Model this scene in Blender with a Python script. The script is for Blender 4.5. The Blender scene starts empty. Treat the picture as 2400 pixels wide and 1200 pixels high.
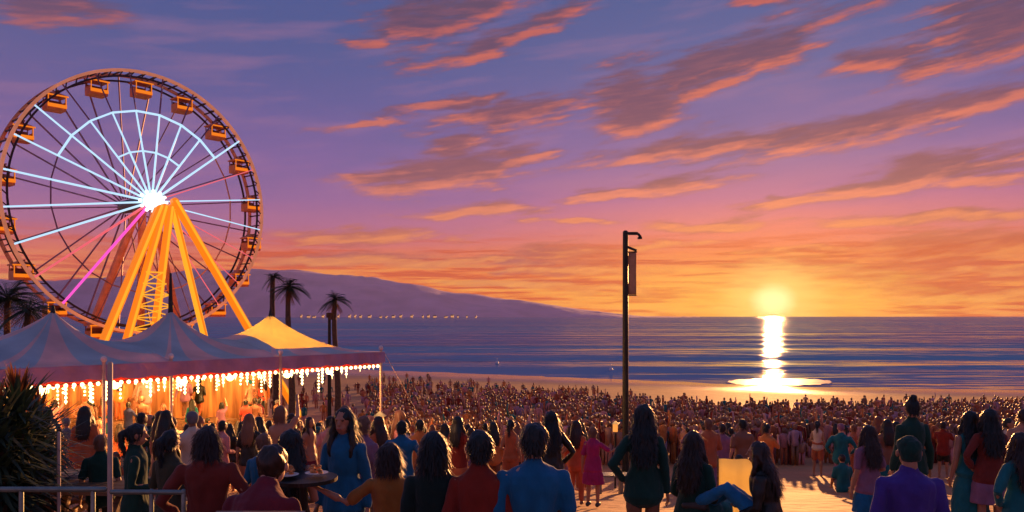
import bpy, math, random
from mathutils import Vector, Matrix, noise
R = math.radians
random.seed(7)
sc = bpy.context.scene
COL = sc.collection
F = 1900.0            # focal length in photo pixels (2400 wide)
H = 2.6               # eye height above the terrace
SEA = -10.8
SUN_AZ, SUN_EL = R(17.8), R(2.6)

# ------------------------------------------------------------------ helpers
def X(px, Y): return (px - 1200) / F * Y
def Zp(py, Y): return H - (py - 740) / F * Y

def lerp_pts(pts, t):
    if t <= pts[0][0]: return pts[0][1]
    for (a, b), (c, d) in zip(pts, pts[1:]):
        if t <= c:
            k = (t - a) / (c - a); return b + (d - b) * k
    return pts[-1][1]
NEAR = [(-200, 3), (-40, .6), (5, 0), (9, 0), (14, -.75), (21, -1.95), (30, -3.1), (40, -4.1)]
FAR = [(0, -4.1), (.25, -6.3), (.5, -8.3), (.75, -9.8), (1, -10.8), (1.3, -12), (3, -16), (9, -20)]
SHORE = [(-400, 290), (-200, 262), (-31, 199), (24, 170), (50, 154), (91, 146), (200, 132), (500, 112)]
def shore(x): return lerp_pts(SHORE, x)
def gz0(x, y):
    if y <= 40: return lerp_pts(NEAR, y)
    return lerp_pts(FAR, (y - 40) / (shore(x) - 40))
def gz(x, y):
    return (gz0(x, y - 1.5) + gz0(x, y) * 2 + gz0(x, y + 1.5)) / 4

class MB:
    """collects shapes, builds ONE mesh object"""
    def __init__(s): s.v = []; s.f = []; s.m = []
    def add(s, vs, fs, mi=0):
        o = len(s.v); s.v += [tuple(v) for v in vs]
        for f in fs: s.f.append(tuple(i + o for i in f)); s.m.append(mi)
    def box(s, c, d, rot=None, mi=0):
        vs = []
        for i in range(8):
            p = Vector(((i & 1) - .5, ((i >> 1) & 1) - .5, ((i >> 2) & 1) - .5))
            p = Vector((p.x * d[0], p.y * d[1], p.z * d[2]))
            if rot: p = rot @ p
            vs.append(Vector(c) + p)
        s.add(vs, [(0, 2, 3, 1), (4, 5, 7, 6), (0, 1, 5, 4), (2, 6, 7, 3), (0, 4, 6, 2), (1, 3, 7, 5)], mi)
    def beam(s, a, b, w, h=None, mi=0, up=Vector((0, 0, 1))):
        a, b = Vector(a), Vector(b); d = b - a; L = d.length
        if L < 1e-6: return
        d.normalize(); x = d.cross(up)
        if x.length < 1e-3: x = d.cross(Vector((0, 1, 0)))
        x.normalize(); z = x.cross(d)
        rot = Matrix((x, d, z)).transposed()
        s.box((a + b) / 2, (w, L, h or w), rot, mi)
    def loft(s, pts, rad, side=Vector((1, 0, 0)), n=10, mi=0, cap=True):
        """closed tube through pts; rad = r or (rx, ry); rounded ends"""
        P = [Vector(p) for p in pts]; Rr = [(r, r) if not isinstance(r, tuple) else r for r in rad]
        if cap:
            d0 = (P[0] - P[1]).normalized(); d1 = (P[-1] - P[-2]).normalized()
            m0, m1 = min(Rr[0]), min(Rr[-1])
            P = [P[0] + d0 * m0 * .75] + [P[0] + d0 * m0 * .45] + P + [P[-1] + d1 * m1 * .45] + [P[-1] + d1 * m1 * .75]
            Rr = [(Rr[0][0] * .45, Rr[0][1] * .45), (Rr[0][0] * .85, Rr[0][1] * .85)] + Rr + [(Rr[-1][0] * .85, Rr[-1][1] * .85), (Rr[-1][0] * .45, Rr[-1][1] * .45)]
        vs = []; m = len(P)
        for i in range(m):
            d = (P[min(i + 1, m - 1)] - P[max(i - 1, 0)]).normalized()
            x = side - d * side.dot(d)
            if x.length < 1e-3:
                x = Vector((0, 1, 0)) - d * d.y
            x.normalize(); y = d.cross(x)
            for k in range(n):
                a = 2 * math.pi * k / n
                vs.append(P[i] + x * math.cos(a) * Rr[i][0] + y * math.sin(a) * Rr[i][1])
        fs = []
        for i in range(m - 1):
            for k in range(n):
                k2 = (k + 1) % n
                fs.append((i * n + k, i * n + k2, (i + 1) * n + k2, (i + 1) * n + k))
        fs.append(tuple(reversed(range(n)))); fs.append(tuple((m - 1) * n + k for k in range(n)))
        s.add(vs, fs, mi)
    def ball(s, c, r, n=12, m=8, mi=0, rot=None):
        c = Vector(c); r = Vector((r, r, r)) if not isinstance(r, (tuple, Vector)) else Vector(r)
        vs = [Vector((0, 0, 1))]
        for i in range(1, m):
            t = math.pi * i / m
            for k in range(n):
                a = 2 * math.pi * k / n
                vs.append(Vector((math.sin(t) * math.cos(a), math.sin(t) * math.sin(a), math.cos(t))))
        vs.append(Vector((0, 0, -1)))
        vs = [Vector((v.x * r.x, v.y * r.y, v.z * r.z)) for v in vs]
        if rot: vs = [rot @ v for v in vs]
        vs = [c + v for v in vs]
        fs = [(0, 1 + k, 1 + (k + 1) % n) for k in range(n)]
        for i in range(m - 2):
            for k in range(n):
                a, b = 1 + i * n + k, 1 + i * n + (k + 1) % n
                fs.append((a, a + n, b + n, b))
        L = len(vs) - 1
        fs += [(L, 1 + (m - 2) * n + (k + 1) % n, 1 + (m - 2) * n + k) for k in range(n)]
        s.add(vs, fs, mi)
    def mesh(s, name, mats, smooth=False):
        me = bpy.data.meshes.new(name); me.from_pydata(s.v, [], s.f)
        for m in (mats if isinstance(mats, (list, tuple)) else [mats]): me.materials.append(m)
        me.polygons.foreach_set('material_index', s.m)
        if smooth: me.polygons.foreach_set('use_smooth', [True] * len(s.f))
        me.update(); return me
    def build(s, name, mats, parent=None, smooth=False, loc=None, rz=0):
        o = bpy.data.objects.new(name, s.mesh(name, mats, smooth)); COL.objects.link(o)
        if parent: o.parent = parent
        if loc is not None: o.location = loc
        if rz: o.rotation_euler.z = rz
        return o

def remesh(mb, voxel, smooth=3, name='m', mats=()):
    me = mb.mesh(name, list(mats)); o = bpy.data.objects.new('tmp', me); COL.objects.link(o)
    r = o.modifiers.new('r', 'REMESH'); r.mode = 'VOXEL'; r.voxel_size = voxel
    if smooth:
        q = o.modifiers.new('s', 'SMOOTH'); q.factor = .5; q.iterations = smooth
    dg = bpy.context.evaluated_depsgraph_get()
    out = bpy.data.meshes.new_from_object(o.evaluated_get(dg))
    bpy.data.objects.remove(o); bpy.data.meshes.remove(me)
    out.name = name
    out.materials.clear()
    for m in mats: out.materials.append(m)
    out.polygons.foreach_set('use_smooth', [True] * len(out.polygons))
    out.polygons.foreach_set('material_index', [0] * len(out.polygons))
    out.update()
    return out

def tag(o, label=None, cat=None, group=None, kind=None):
    if label: o['label'] = label
    if cat: o['category'] = cat
    if group: o['group'] = group
    if kind: o['kind'] = kind
    return o
def empty(name, loc, rz=0, **k):
    o = bpy.data.objects.new(name, None); COL.objects.link(o); o.location = loc; o.rotation_euler.z = rz
    o.empty_display_size = .2
    return tag(o, **k)

# ------------------------------------------------------------------ materials
def mat(name, col, rough=.7, var=.25, scale=6, bump=.0, metal=0, emis=None, estr=0, trans=0, stretch=(1, 1, 1), spec=.5, sheen=0, bdist=.02):
    m = bpy.data.materials.new(name); m.use_nodes = True
    nt = m.node_tree; N = nt.nodes; L = nt.links
    b = N['Principled BSDF']
    tc = N.new('ShaderNodeTexCoord'); mp = N.new('ShaderNodeMapping'); mp.inputs['Scale'].default_value = stretch
    L.new(tc.outputs['Object'], mp.inputs['Vector'])
    no = N.new('ShaderNodeTexNoise'); no.inputs['Scale'].default_value = scale; no.inputs['Detail'].default_value = 5
    L.new(mp.outputs[0], no.inputs['Vector'])
    cr = N.new('ShaderNodeValToRGB')
    cr.color_ramp.elements[0].position = .3; cr.color_ramp.elements[1].position = .7
    cr.color_ramp.elements[0].color = (*[c * (1 - var) for c in col], 1)
    cr.color_ramp.elements[1].color = (*[min(1, c * (1 + var)) for c in col], 1)
    L.new(no.outputs['Fac'], cr.inputs[0]); L.new(cr.outputs[0], b.inputs['Base Color'])
    b.inputs['Roughness'].default_value = rough; b.inputs['Metallic'].default_value = metal
    b.inputs['Specular IOR Level'].default_value = spec
    if sheen: b.inputs['Sheen Weight'].default_value = sheen
    if bump:
        bu = N.new('ShaderNodeBump'); bu.inputs['Strength'].default_value = bump; bu.inputs['Distance'].default_value = bdist
        L.new(no.outputs['Fac'], bu.inputs['Height']); L.new(bu.outputs[0], b.inputs['Normal'])
    if emis:
        b.inputs['Emission Color'].default_value = (*emis, 1); b.inputs['Emission Strength'].default_value = estr
    if trans:
        tr = N.new('ShaderNodeBsdfTranslucent'); L.new(cr.outputs[0], tr.inputs['Color'])
        mx = N.new('ShaderNodeMixShader'); mx.inputs[0].default_value = trans
        L.new(b.outputs[0], mx.inputs[1]); L.new(tr.outputs[0], mx.inputs[2])
        L.new(mx.outputs[0], N['Material Output'].inputs['Surface'])
    return m
_cl = {}
def cloth(name, col, trans=.0):
    if name not in _cl: _cl[name] = mat('cloth_' + name, col, .85, .22, 7, .5, trans=trans, stretch=(1, 1, .6), spec=.2, sheen=.15, bdist=.04)
    return _cl[name]
def hairm(name, col):
    if name not in _cl: _cl[name] = mat('hair_' + name, col, .42, .45, 60, .5, stretch=(1, 1, .12), bdist=.01)
    return _cl[name]
def skinm(name, col):
    if name not in _cl: _cl[name] = mat('skin_' + name, col, .5, .08, 12, .05)
    return _cl[name]

M = {}
M['metal_dark'] = mat('dark_painted_steel', (.02, .025, .022), .45, .3, 5, .1, .4)
M['metal_grey'] = mat('galvanised_steel', (.22, .27, .25), .4, .25, 8, .1, .7)
M['tent_pole'] = mat('white_painted_pole', (.55, .42, .36), .5, .15, 5)
M['slate'] = mat('slate_blue_canvas', (.4, .5, .56), .8, .16, .9, .25, bdist=.1, trans=.1)
M['rose'] = mat('rose_canvas', (.68, .48, .47), .8, .16, .9, .25, bdist=.1, trans=.12)
M['yellow_canvas'] = mat('yellow_canvas', (.95, .84, .42), .8, .1, 1.2, .2, trans=.6, bdist=.08)
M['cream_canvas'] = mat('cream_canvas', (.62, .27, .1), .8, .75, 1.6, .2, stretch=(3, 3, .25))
M['valance'] = mat('purple_canvas', (.4, .26, .42), .8, .2, 1.5, .2)
M['red_trim'] = mat('red_canvas', (.55, .05, .03), .8, .2, 3, .2, trans=.4)
M['wood'] = mat('weathered_wood', (.22, .12, .06), .7, .4, 4, .4, stretch=(.3, 6, 6))
M['wood_yellow'] = mat('varnished_yellow_wood', (.5, .28, .07), .5, .3, 4, .3, stretch=(.3, 6, 6))
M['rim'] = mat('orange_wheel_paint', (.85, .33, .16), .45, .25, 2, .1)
M['rimdark'] = mat('dark_wheel_steel', (.05, .022, .025), .5, .3, 2, .1, .3)
M['mauve'] = mat('mauve_wheel_steel', (.25, .12, .2), .5, .3, 2, .1, .2)
def glow(name, col, s): return mat(name, tuple(.45 * c for c in col), .4, .05, 3, emis=col, estr=s)
M['led_white'] = glow('white_led_tube', (.5, .78, 1), .52)
M['led_hub'] = glow('white_hub_floodlight', (.85, .93, 1), .8)
M['led_yellow'] = glow('yellow_led_tube', (1, .42, .02), .5)
M['led_orange'] = glow('orange_led_tube', (1, .24, .008), .42)
M['led_pink'] = glow('pink_led_tube', (1, .16, .2), .38)
M['led_magenta'] = glow('magenta_led_tube', (1, .1, .62), .5)
M['bulb'] = glow('warm_bulb_glass', (1, .72, .3), 3.2)
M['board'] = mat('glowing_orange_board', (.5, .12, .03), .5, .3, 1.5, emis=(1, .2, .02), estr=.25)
M['rim_glow'] = mat('glowing_rim_paint', (.85, .4, .25), .4, .35, 1.2, emis=(1, .33, .14), estr=.16)  # rim glow added in place of the wheel's lamps lighting it
M['far_window'] = glow('far_window_glass', (1, .45, .16), .55)
M['gondola'] = mat('orange_gondola_paint', (.7, .2, .04), .4, .2, 3, .05, emis=(1, .25, .03), estr=.0)
M['gondola_dark'] = mat('brown_gondola_paint', (.22, .06, .04), .4, .2, 3, .05)
M['leaf'] = mat('dark_palm_leaf', (.03, .065, .04), .55, .45, 3, .1, trans=.15)
M['leaf_dry'] = mat('dry_palm_leaf', (.3, .11, .035), .7, .4, 3, .1, trans=.35)
M['bark'] = mat('palm_bark', (.1, .06, .04), .9, .4, 10, .6)
M['plate'] = mat('paper_plate', (.75, .7, .62), .6, .05)
M['food'] = mat('fried_food', (.6, .26, .08), .6, .5, 40, .6)
M['boat'] = mat('white_boat_paint', (.75, .7, .7), .4, .1)
M['wall'] = mat('far_building_plaster', (.35, .24, .27), .9, .2, .1)
M['banner'] = mat('tan_banner_cloth', (.42, .3, .22), .8, .15, 4, .2, trans=.3)

# ------------------------------------------------------------------ world (sky)
class S:
    """socket wrapper with arithmetic"""
    nt = None
    def __init__(s, v): s.v = v
    @staticmethod
    def op(kind, *a, clamp=False):
        n = S.nt.nodes.new('ShaderNodeMath'); n.operation = kind; n.use_clamp = clamp
        for i, x in enumerate(a):
            x = x.v if isinstance(x, S) else x
            if isinstance(x, (int, float)): n.inputs[i].default_value = x
            else: S.nt.links.new(x, n.inputs[i])
        return S(n.outputs[0])
    def __add__(s, o): return S.op('ADD', s, o)
    __radd__ = __add__
    def __sub__(s, o): return S.op('SUBTRACT', s, o)
    def __rsub__(s, o): return S.op('SUBTRACT', o, s)
    def __mul__(s, o): return S.op('MULTIPLY', s, o)
    __rmul__ = __mul__
    def __truediv__(s, o): return S.op('DIVIDE', s, o)
def clamp01(x): return S.op('ADD', x, 0.0, clamp=True)
def sstep(x, a, b):
    n = S.nt.nodes.new('ShaderNodeMapRange'); n.interpolation_type = 'SMOOTHSTEP'
    S.nt.links.new(x.v, n.inputs[0]); n.inputs[1].default_value = a; n.inputs[2].default_value = b
    return S(n.outputs[0])
def vec(x, y, z=0.0):
    n = S.nt.nodes.new('ShaderNodeCombineXYZ')
    for i, q in enumerate((x, y, z)):
        q = q.v if isinstance(q, S) else q
        if isinstance(q, (int, float)): n.inputs[i].default_value = q
        else: S.nt.links.new(q, n.inputs[i])
    return n.outputs[0]
def noise_n(v, scale, detail=5, rough=.55, off=0):
    n = S.nt.nodes.new('ShaderNodeTexNoise'); n.noise_dimensions = '3D'
    n.inputs['Scale'].default_value = scale; n.inputs['Detail'].default_value = detail; n.inputs['Roughness'].default_value = rough
    S.nt.links.new(v, n.inputs['Vector']); return S(n.outputs['Fac'])
def ramp(x, stops):
    n = S.nt.nodes.new('ShaderNodeValToRGB'); S.nt.links.new(x.v, n.inputs[0])
    cr = n.color_ramp
    while len(cr.elements) < len(stops): cr.elements.new(.5)
    for e, (p, c) in zip(cr.elements, stops): e.position = p; e.color = (*lin(c), 1)
    return n.outputs[0]
def lin(c): return tuple(((x / 255 + .055) / 1.055) ** 2.4 if x > 10 else x / 255 / 12.92 for x in c)
def mixc(f, a, b):
    n = S.nt.nodes.new('ShaderNodeMix'); n.data_type = 'RGBA'
    f = f.v if isinstance(f, S) else f
    if isinstance(f, (int, float)): n.inputs[0].default_value = f
    else: S.nt.links.new(f, n.inputs[0])
    for i, q in ((6, a), (7, b)):
        if isinstance(q, tuple): n.inputs[i].default_value = (*q, 1)
        else: S.nt.links.new(q, n.inputs[i])
    return n.outputs[2]

EXPO = 1.0
HAZE = 3e-5
CLOUDS = [  # photo px x, y, half length, half height, rise angle
    (980, 50, 110, 42, 8), (1090, 20, 150, 22, 8), (860, 95, 60, 12, 10), (1160, 100, 190, 17, 17), (1300, 30, 80, 20, 20),
    (1640, 170, 300, 34, 18), (1500, 235, 130, 55, 5), (1780, 130, 140, 28, 12), (1200, 265, 230, 24, 6), (880, 292, 130, 7, 8), (1480, 290, 120, 22, 4), (1060, 240, 120, 10, 12),
    (1700, 335, 330, 20, 6), (2080, 290, 330, 22, 10), (2320, 240, 130, 18, 10), (1950, 325, 200, 22, 4),
    (1080, 350, 100, 20, 10), (1060, 400, 190, 32, 8), (860, 420, 100, 8, 5), (1000, 432, 160, 16, 2), (1240, 380, 90, 10, 8),
    (1590, 432, 120, 17, 6), (1430, 455, 120, 7, 4),
    (2240, 390, 150, 26, 6), (2000, 450, 260, 11, 7), (2330, 420, 110, 12, 6),
    (2330, 60, 120, 55, 8), (2080, 130, 100, 22, 5), (2200, 160, 90, 14, 8), (2250, 20, 80, 20, 0), (1780, 8, 60, 12, 0),
    (120, 20, 120, 22, 3), 
    (1130, 495, 140, 13, 2), (850, 550, 190, 14, 3), (1640, 528, 110, 11, 0), (2150, 515, 220, 10, 0), (1350, 520, 100, 6, 2), (1650, 215, 200, 10, 16),
    (840, 602, 190, 13, 1), (1300, 590, 150, 16, 1), (1200, 615, 260, 9, 0), (1330, 632, 170, 9, 0), (1980, 620, 200, 14, 2), (2250, 575, 230, 24, 2),
    (2150, 640, 300, 14, 0), (2300, 690, 260, 16, 0), (2050, 670, 160, 8, 0), (1850, 590, 130, 8, 4), (1950, 705, 160, 6, 0), (1560, 575, 120, 7, 2), (1420, 680, 110, 9, -1), (1230, 668, 180, 9, 0),
]
def to_uv(px, py):
    az = math.atan((px - 1200) / F); el = math.atan((740 - py) / F * math.cos(az))
    return az * 19, el * 19
w = bpy.data.worlds.new('World'); sc.world = w; w.use_nodes = True
nt = w.node_tree; S.nt = nt; nt.nodes.clear()
tc = nt.nodes.new('ShaderNodeTexCoord'); sx = nt.nodes.new('ShaderNodeSeparateXYZ'); nt.links.new(tc.outputs['Generated'], sx.inputs[0])
dx, dy, dz = S(sx.outputs[0]), S(sx.outputs[1]), S(sx.outputs[2])
U = S.op('ARCTAN2', dx, dy) * 19.0
V = S.op('ARCSINE', dz) * 19.0
def density(off):
    Vo = V + off
    wv = vec(U * .5, Vo * 1.6)
    wn = nt.nodes.new('ShaderNodeTexNoise'); wn.inputs['Scale'].default_value = 1.1; wn.inputs['Detail'].default_value = 4; nt.links.new(wv, wn.inputs['Vector'])
    sp = nt.nodes.new('ShaderNodeSeparateColor'); nt.links.new(wn.outputs['Color'], sp.inputs[0])
    uw = U + (S(sp.outputs[0]) - .5) * 1.9
    vw = Vo + (S(sp.outputs[1]) - .5) * .6
    dmin = None
    for (cx, cy, a, b, ang) in CLOUDS:
        cu, cv = to_uv(cx, cy)
        m = nt.nodes.new('ShaderNodeMapping'); m.vector_type = 'TEXTURE'
        m.inputs['Location'].default_value = (cu, cv, 0); m.inputs['Rotation'].default_value = (0, 0, R(ang)); m.inputs['Scale'].default_value = (a * .0122, b * .0155, 1e6)
        nt.links.new(vec(uw, vw, dmin if dmin is not None else 0.0), m.inputs['Vector'])   # chained through z so the node compiler keeps few values alive
        l = nt.nodes.new('ShaderNodeVectorMath'); l.operation = 'LENGTH'; nt.links.new(m.outputs[0], l.inputs[0])
        l = S(l.outputs['Value'])
        dmin = l if dmin is None else S.op('MINIMUM', dmin, l)
    # streaks rise gently to the right
    st = vec(U * .42 + Vo * .1, Vo * 2.6 - U * .42)
    n1 = noise_n(st, 1.4, 9, .66)
    # a few thin natural streaks between the big ones, and behind the camera
    x = (1.0 - dmin)
    x = S.op('MAXIMUM', x, -.75)
    return sstep(x + (n1 - .5) * 2.6, -.2, .62)
D0 = density(0.0); D1 = density(-.2)
sun_u, sun_v = to_uv(1812, 706)
du = S.op('ABSOLUTE', U - sun_u)
near_sun = S.op('EXPONENT', S.op('POWER', du / 7.0, 2.0) * -1.0)
vn = clamp01(V / 8.0)      # 0 horizon .. 1 = 24 degrees
sunside = [(0, (255, 150, 70)), (.035, (255, 160, 44)), (.11, (250, 136, 40)), (.18, (246, 124, 66)), (.25, (240, 124, 112)), (.33, (192, 110, 148)), (.43, (148, 106, 158)), (.55, (122, 100, 158)), (.68, (94, 98, 156)), (.85, (72, 92, 150)), (1, (62, 86, 144))]
offside = [(0, (230, 116, 76)), (.06, (228, 88, 20)), (.14, (230, 90, 34)), (.185, (214, 98, 92)), (.24, (162, 96, 148)), (.33, (134, 94, 158)), (.45, (112, 90, 158)), (.6, (82, 86, 152)), (.75, (62, 84, 146)), (1, (50, 80, 142))]
backside = [(0, (196, 128, 140)), (.3, (166, 116, 150)), (1, (84, 96, 140))]
base = mixc(near_sun, ramp(vn, offside), ramp(vn, sunside))
# faint large-scale streaking of the clear sky
gn = noise_n(vec(U * .3 + V * .1, V * 2.2 - U * .25), .9, 4)
base = mixc(clamp01((gn - .5) * 1.6) * sstep(V, .8, 3.5), base, lin((178, 118, 150)))
base = mixc(clamp01((.5 - gn) * 1.4) * sstep(V, .8, 3.5), base, lin((74, 88, 150)))
# low horizon orange bands
hb = noise_n(vec(U * .22 + V * .15, V * 4.2), 1.7, 7, .62)
base = mixc(sstep(hb, .49, .57) * (1.0 - sstep(V, 1.2, 2.1)) * .95, base, lin((205, 62, 4)))
base = mixc(sstep(hb, .54, .4) * (1.0 - sstep(V, .6, 1.7)) * .6, base, lin((255, 184, 70)))
fine = noise_n(vec(U * .5 + V * .2, V * 5 - U * .5), 2.2, 5)
body = ramp(vn, [(0, (196, 56, 6)), (.17, (204, 72, 18)), (.23, (190, 102, 84)), (.3, (164, 94, 92)), (.4, (134, 78, 96)), (.6, (110, 68, 98)), (.8, (90, 66, 100)), (1, (80, 68, 98))])
body = mixc(sstep(fine, .4, .7) * .55, body, ramp(vn, [(0, (240, 120, 50)), (.2, (226, 120, 80)), (.4, (158, 90, 100)), (1, (118, 74, 104))]))
body = mixc(sstep((U - sun_u) * -1.0, 3.2, 6.5) * (1.0 - sstep(V, 1.2, 2.4)) * .75, body, lin((150, 74, 96)))
edge = ramp(vn, [(0, (255, 175, 70)), (.17, (250, 150, 70)), (.35, (244, 136, 108)), (.6, (222, 112, 88)), (.85, (204, 98, 86)), (1, (185, 88, 92))])
lit = clamp01((D0 - D1) * 1.05)
front = sstep(S.op('COSINE', (U - sun_u) / 19.0), -.1, .9)
cl = mixc(lit * (.35 + fine) * (.45 + .55 * S.op('EXPONENT', S.op('POWER', du / 12.0, 2.0) * -1.0)), body, edge)
skyc = mixc(D0 * .97, base, cl)
# sun and its glow
rr = S.op('SQRT', S.op('POWER', (U - sun_u) / 1.0, 2.0) + S.op('POWER', (V - sun_v) / .82, 2.0))
r2 = S.op('SQRT', S.op('POWER', (U - sun_u) / 3.0, 2.0) + S.op('POWER', (V - sun_v + .1) / .85, 2.0))
jag = (noise_n(vec(U * .5, V * 4.0), 2.0, 4) - .5)
skyc = mixc((1.0 - sstep(r2 + jag * 1.6, .1, 1.5)) * .85, skyc, lin((252, 196, 70)))
skyc = mixc((1.0 - sstep(rr + jag * .8, .25, 1.5)) * .8, skyc, (1.15, .82, .2))
skyc = mixc(1.0 - sstep(rr + jag * .12, .12, .6), skyc, (1.5, 1.3, .55))
backc = ramp(vn, backside)
skyc = mixc(front, backc, skyc)
# below the horizon
skyc = mixc(sstep(V, -.8, -.12), lin((60, 55, 85)), skyc)
ns = nt.nodes.new('ShaderNodeTexSky'); ns.sky_type = 'NISHITA'; ns.sun_disc = False
ns.sun_elevation = SUN_EL; ns.sun_rotation = SUN_AZ
b1 = nt.nodes.new('ShaderNodeBackground'); nt.links.new(skyc, b1.inputs[0]); b1.inputs[1].default_value = .5 * .97
b2 = nt.nodes.new('ShaderNodeBackground'); nt.links.new(ns.outputs[0], b2.inputs[0]); b2.inputs[1].default_value = .004
ad = nt.nodes.new('ShaderNodeAddShader'); nt.links.new(b1.outputs[0], ad.inputs[0]); nt.links.new(b2.outputs[0], ad.inputs[1])
wo = nt.nodes.new('ShaderNodeOutputWorld'); nt.links.new(ad.outputs[0], wo.inputs[0])
w.cycles.sampling_method = 'MANUAL'; w.cycles.sample_map_resolution = 1024

sun = bpy.data.lights.new('sun', 'SUN'); sun.energy = 4.6; sun.angle = R(.6); sun.color = (1, .42, .13)
so = bpy.data.objects.new('sun', sun); COL.objects.link(so)
sd = Vector((math.sin(SUN_AZ) * math.cos(SUN_EL), math.cos(SUN_AZ) * math.cos(SUN_EL), math.sin(SUN_EL)))
so.rotation_euler = sd.to_track_quat('Z', 'Y').to_euler(); so.location = sd * 300

# ------------------------------------------------------------------ camera
cam = bpy.data.cameras.new('camera'); co = bpy.data.objects.new('camera', cam); COL.objects.link(co)
co.location = (0, 0, H); co.rotation_euler = (R(90), 0, 0)
cam.sensor_width = 36; cam.lens = 36 * F / 2400; cam.shift_y = 140 / 2400; cam.clip_end = 60000; cam.clip_start = .1
sc.camera = co

# ------------------------------------------------------------------ ground
def ground_mat():
    m = bpy.data.materials.new('beach_sand'); m.use_nodes = True; nt = m.node_tree; S.nt = nt
    b = nt.nodes['Principled BSDF']; g = nt.nodes.new('ShaderNodeNewGeometry')
    p = nt.nodes.new('ShaderNodeSeparateXYZ'); nt.links.new(g.outputs['Position'], p.inputs[0])
    z = S(p.outputs[2])
    n1 = noise_n(g.outputs['Position'], .35, 6); n2 = noise_n(g.outputs['Position'], 7, 5); n3 = noise_n(g.outputs['Position'], 2.2, 4)
    c = mixc(sstep(n1, .35, .65), (.5, .2, .075), (.6, .26, .1))
    c = mixc(sstep(n2, .45, .75) * .5, c, (.3, .14, .08))
    wet = 1.0 - sstep(z + (n1 - .5) * .5, SEA + .2, SEA + 1.2)
    c = mixc(wet * .75, c, (.3, .15, .11))
    nt.links.new(c, b.inputs['Base Color'])
    nt.links.new((.8 - wet * .66).v, b.inputs['Roughness'])
    bu = nt.nodes.new('ShaderNodeBump'); bu.inputs['Distance'].default_value = .07
    vo = nt.nodes.new('ShaderNodeTexVoronoi'); vo.feature = 'SMOOTH_F1'; vo.inputs['Scale'].default_value = 2.6; nt.links.new(g.outputs['Position'], vo.inputs['Vector'])
    nt.links.new((n2 * .5 + n3 + S(vo.outputs['Distance']) * .9).v, bu.inputs['Height']); nt.links.new((.55 - wet * .48).v, bu.inputs['Strength']); nt.links.new(bu.outputs[0], b.inputs['Normal'])
    return m
g = MB()
xs = [-1500, -700, -400, -260] + [x for x in range(-180, 181, 6)] + [260, 400, 700, 1500]
ys = [-150, -60, -20, -5] + [y * 1.0 for y in range(0, 60, 1)] + [60 + y * 3 for y in range(0, 60)] + [260, 320, 450, 900]
for y in ys:
    for x in xs:
        zz = gz(x, y) + (noise.noise(Vector((x * .13, y * .3, 0))) * .1 if y > 8 else 0)
        g.v.append((x, y, zz))
nx = len(xs)
for j in range(len(ys) - 1):
    for i in range(nx - 1):
        g.f.append((j * nx + i, j * nx + i + 1, (j + 1) * nx + i + 1, (j + 1) * nx + i)); g.m.append(0)
tag(g.build('ground', ground_mat(), smooth=True), kind='structure')

def water_mat():
    m = bpy.data.materials.new('sea_water'); m.use_nodes = True; nt = m.node_tree; S.nt = nt
    b = nt.nodes['Principled BSDF']; b.inputs['Base Color'].default_value = (.03, .09, .22, 1); b.inputs['Roughness'].default_value = .07
    b.inputs['IOR'].default_value = 1.33; b.inputs['Specular IOR Level'].default_value = .5
    g = nt.nodes.new('ShaderNodeNewGeometry'); mp = nt.nodes.new('ShaderNodeMapping'); nt.links.new(g.outputs['Position'], mp.inputs[0])
    mp.inputs['Rotation'].default_value = (0, 0, R(3)); mp.inputs['Scale'].default_value = (.004, .045, 1)
    sw = noise_n(mp.outputs[0], 1.0, 3, .5)
    mp2 = nt.nodes.new('ShaderNodeMapping'); nt.links.new(g.outputs['Position'], mp2.inputs[0]); mp2.inputs['Scale'].default_value = (.05, .35, 1)
    rp = noise_n(mp2.outputs[0], 1.0, 3, .6)
    mp3 = nt.nodes.new('ShaderNodeMapping'); nt.links.new(g.outputs['Position'], mp3.inputs[0]); mp3.inputs['Scale'].default_value = (.0007, .004, 1)
    lg = noise_n(mp3.outputs[0], 1.0, 4, .6)
    bu = nt.nodes.new('ShaderNodeBump'); bu.inputs['Distance'].default_value = 1; bu.inputs['Strength'].default_value = 1
    df = nt.nodes.new('ShaderNodeBsdfDiffuse'); mxs = nt.nodes.new('ShaderNodeMixShader')
    nt.links.new(mixc(sstep(lg, .4, .6), (.15, .36, .56), (.27, .3, .5)), df.inputs['Color'])
    nt.links.new((.1 + sstep(sw * .45 + rp * .55, .42, .54) * .9).v, mxs.inputs[0]); nt.links.new(b.outputs[0], mxs.inputs[1]); nt.links.new(df.outputs[0], mxs.inputs[2]); nt.links.new(mxs.outputs[0], nt.nodes['Material Output'].inputs[0])
    nt.links.new((sw * 7.5 + rp * 1.5 + lg * 60.0).v, bu.inputs['Height']); nt.links.new(bu.outputs[0], b.inputs['Normal'])
    return m
g = MB(); ys = [95, 140, 180, 230, 300, 450, 800, 2000, 6000, 12000]
for y in ys:
    for x in (-11000, -3000, -600, -200, 0, 200, 600, 3000, 11000): g.v.append((x, y, SEA))
for j in range(len(ys) - 1):
    for i in range(8): g.f.append((j * 9 + i, j * 9 + i + 1, (j + 1) * 9 + i + 1, (j + 1) * 9 + i)); g.m.append(0)
tag(g.build('sea', water_mat()), kind='structure')

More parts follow.
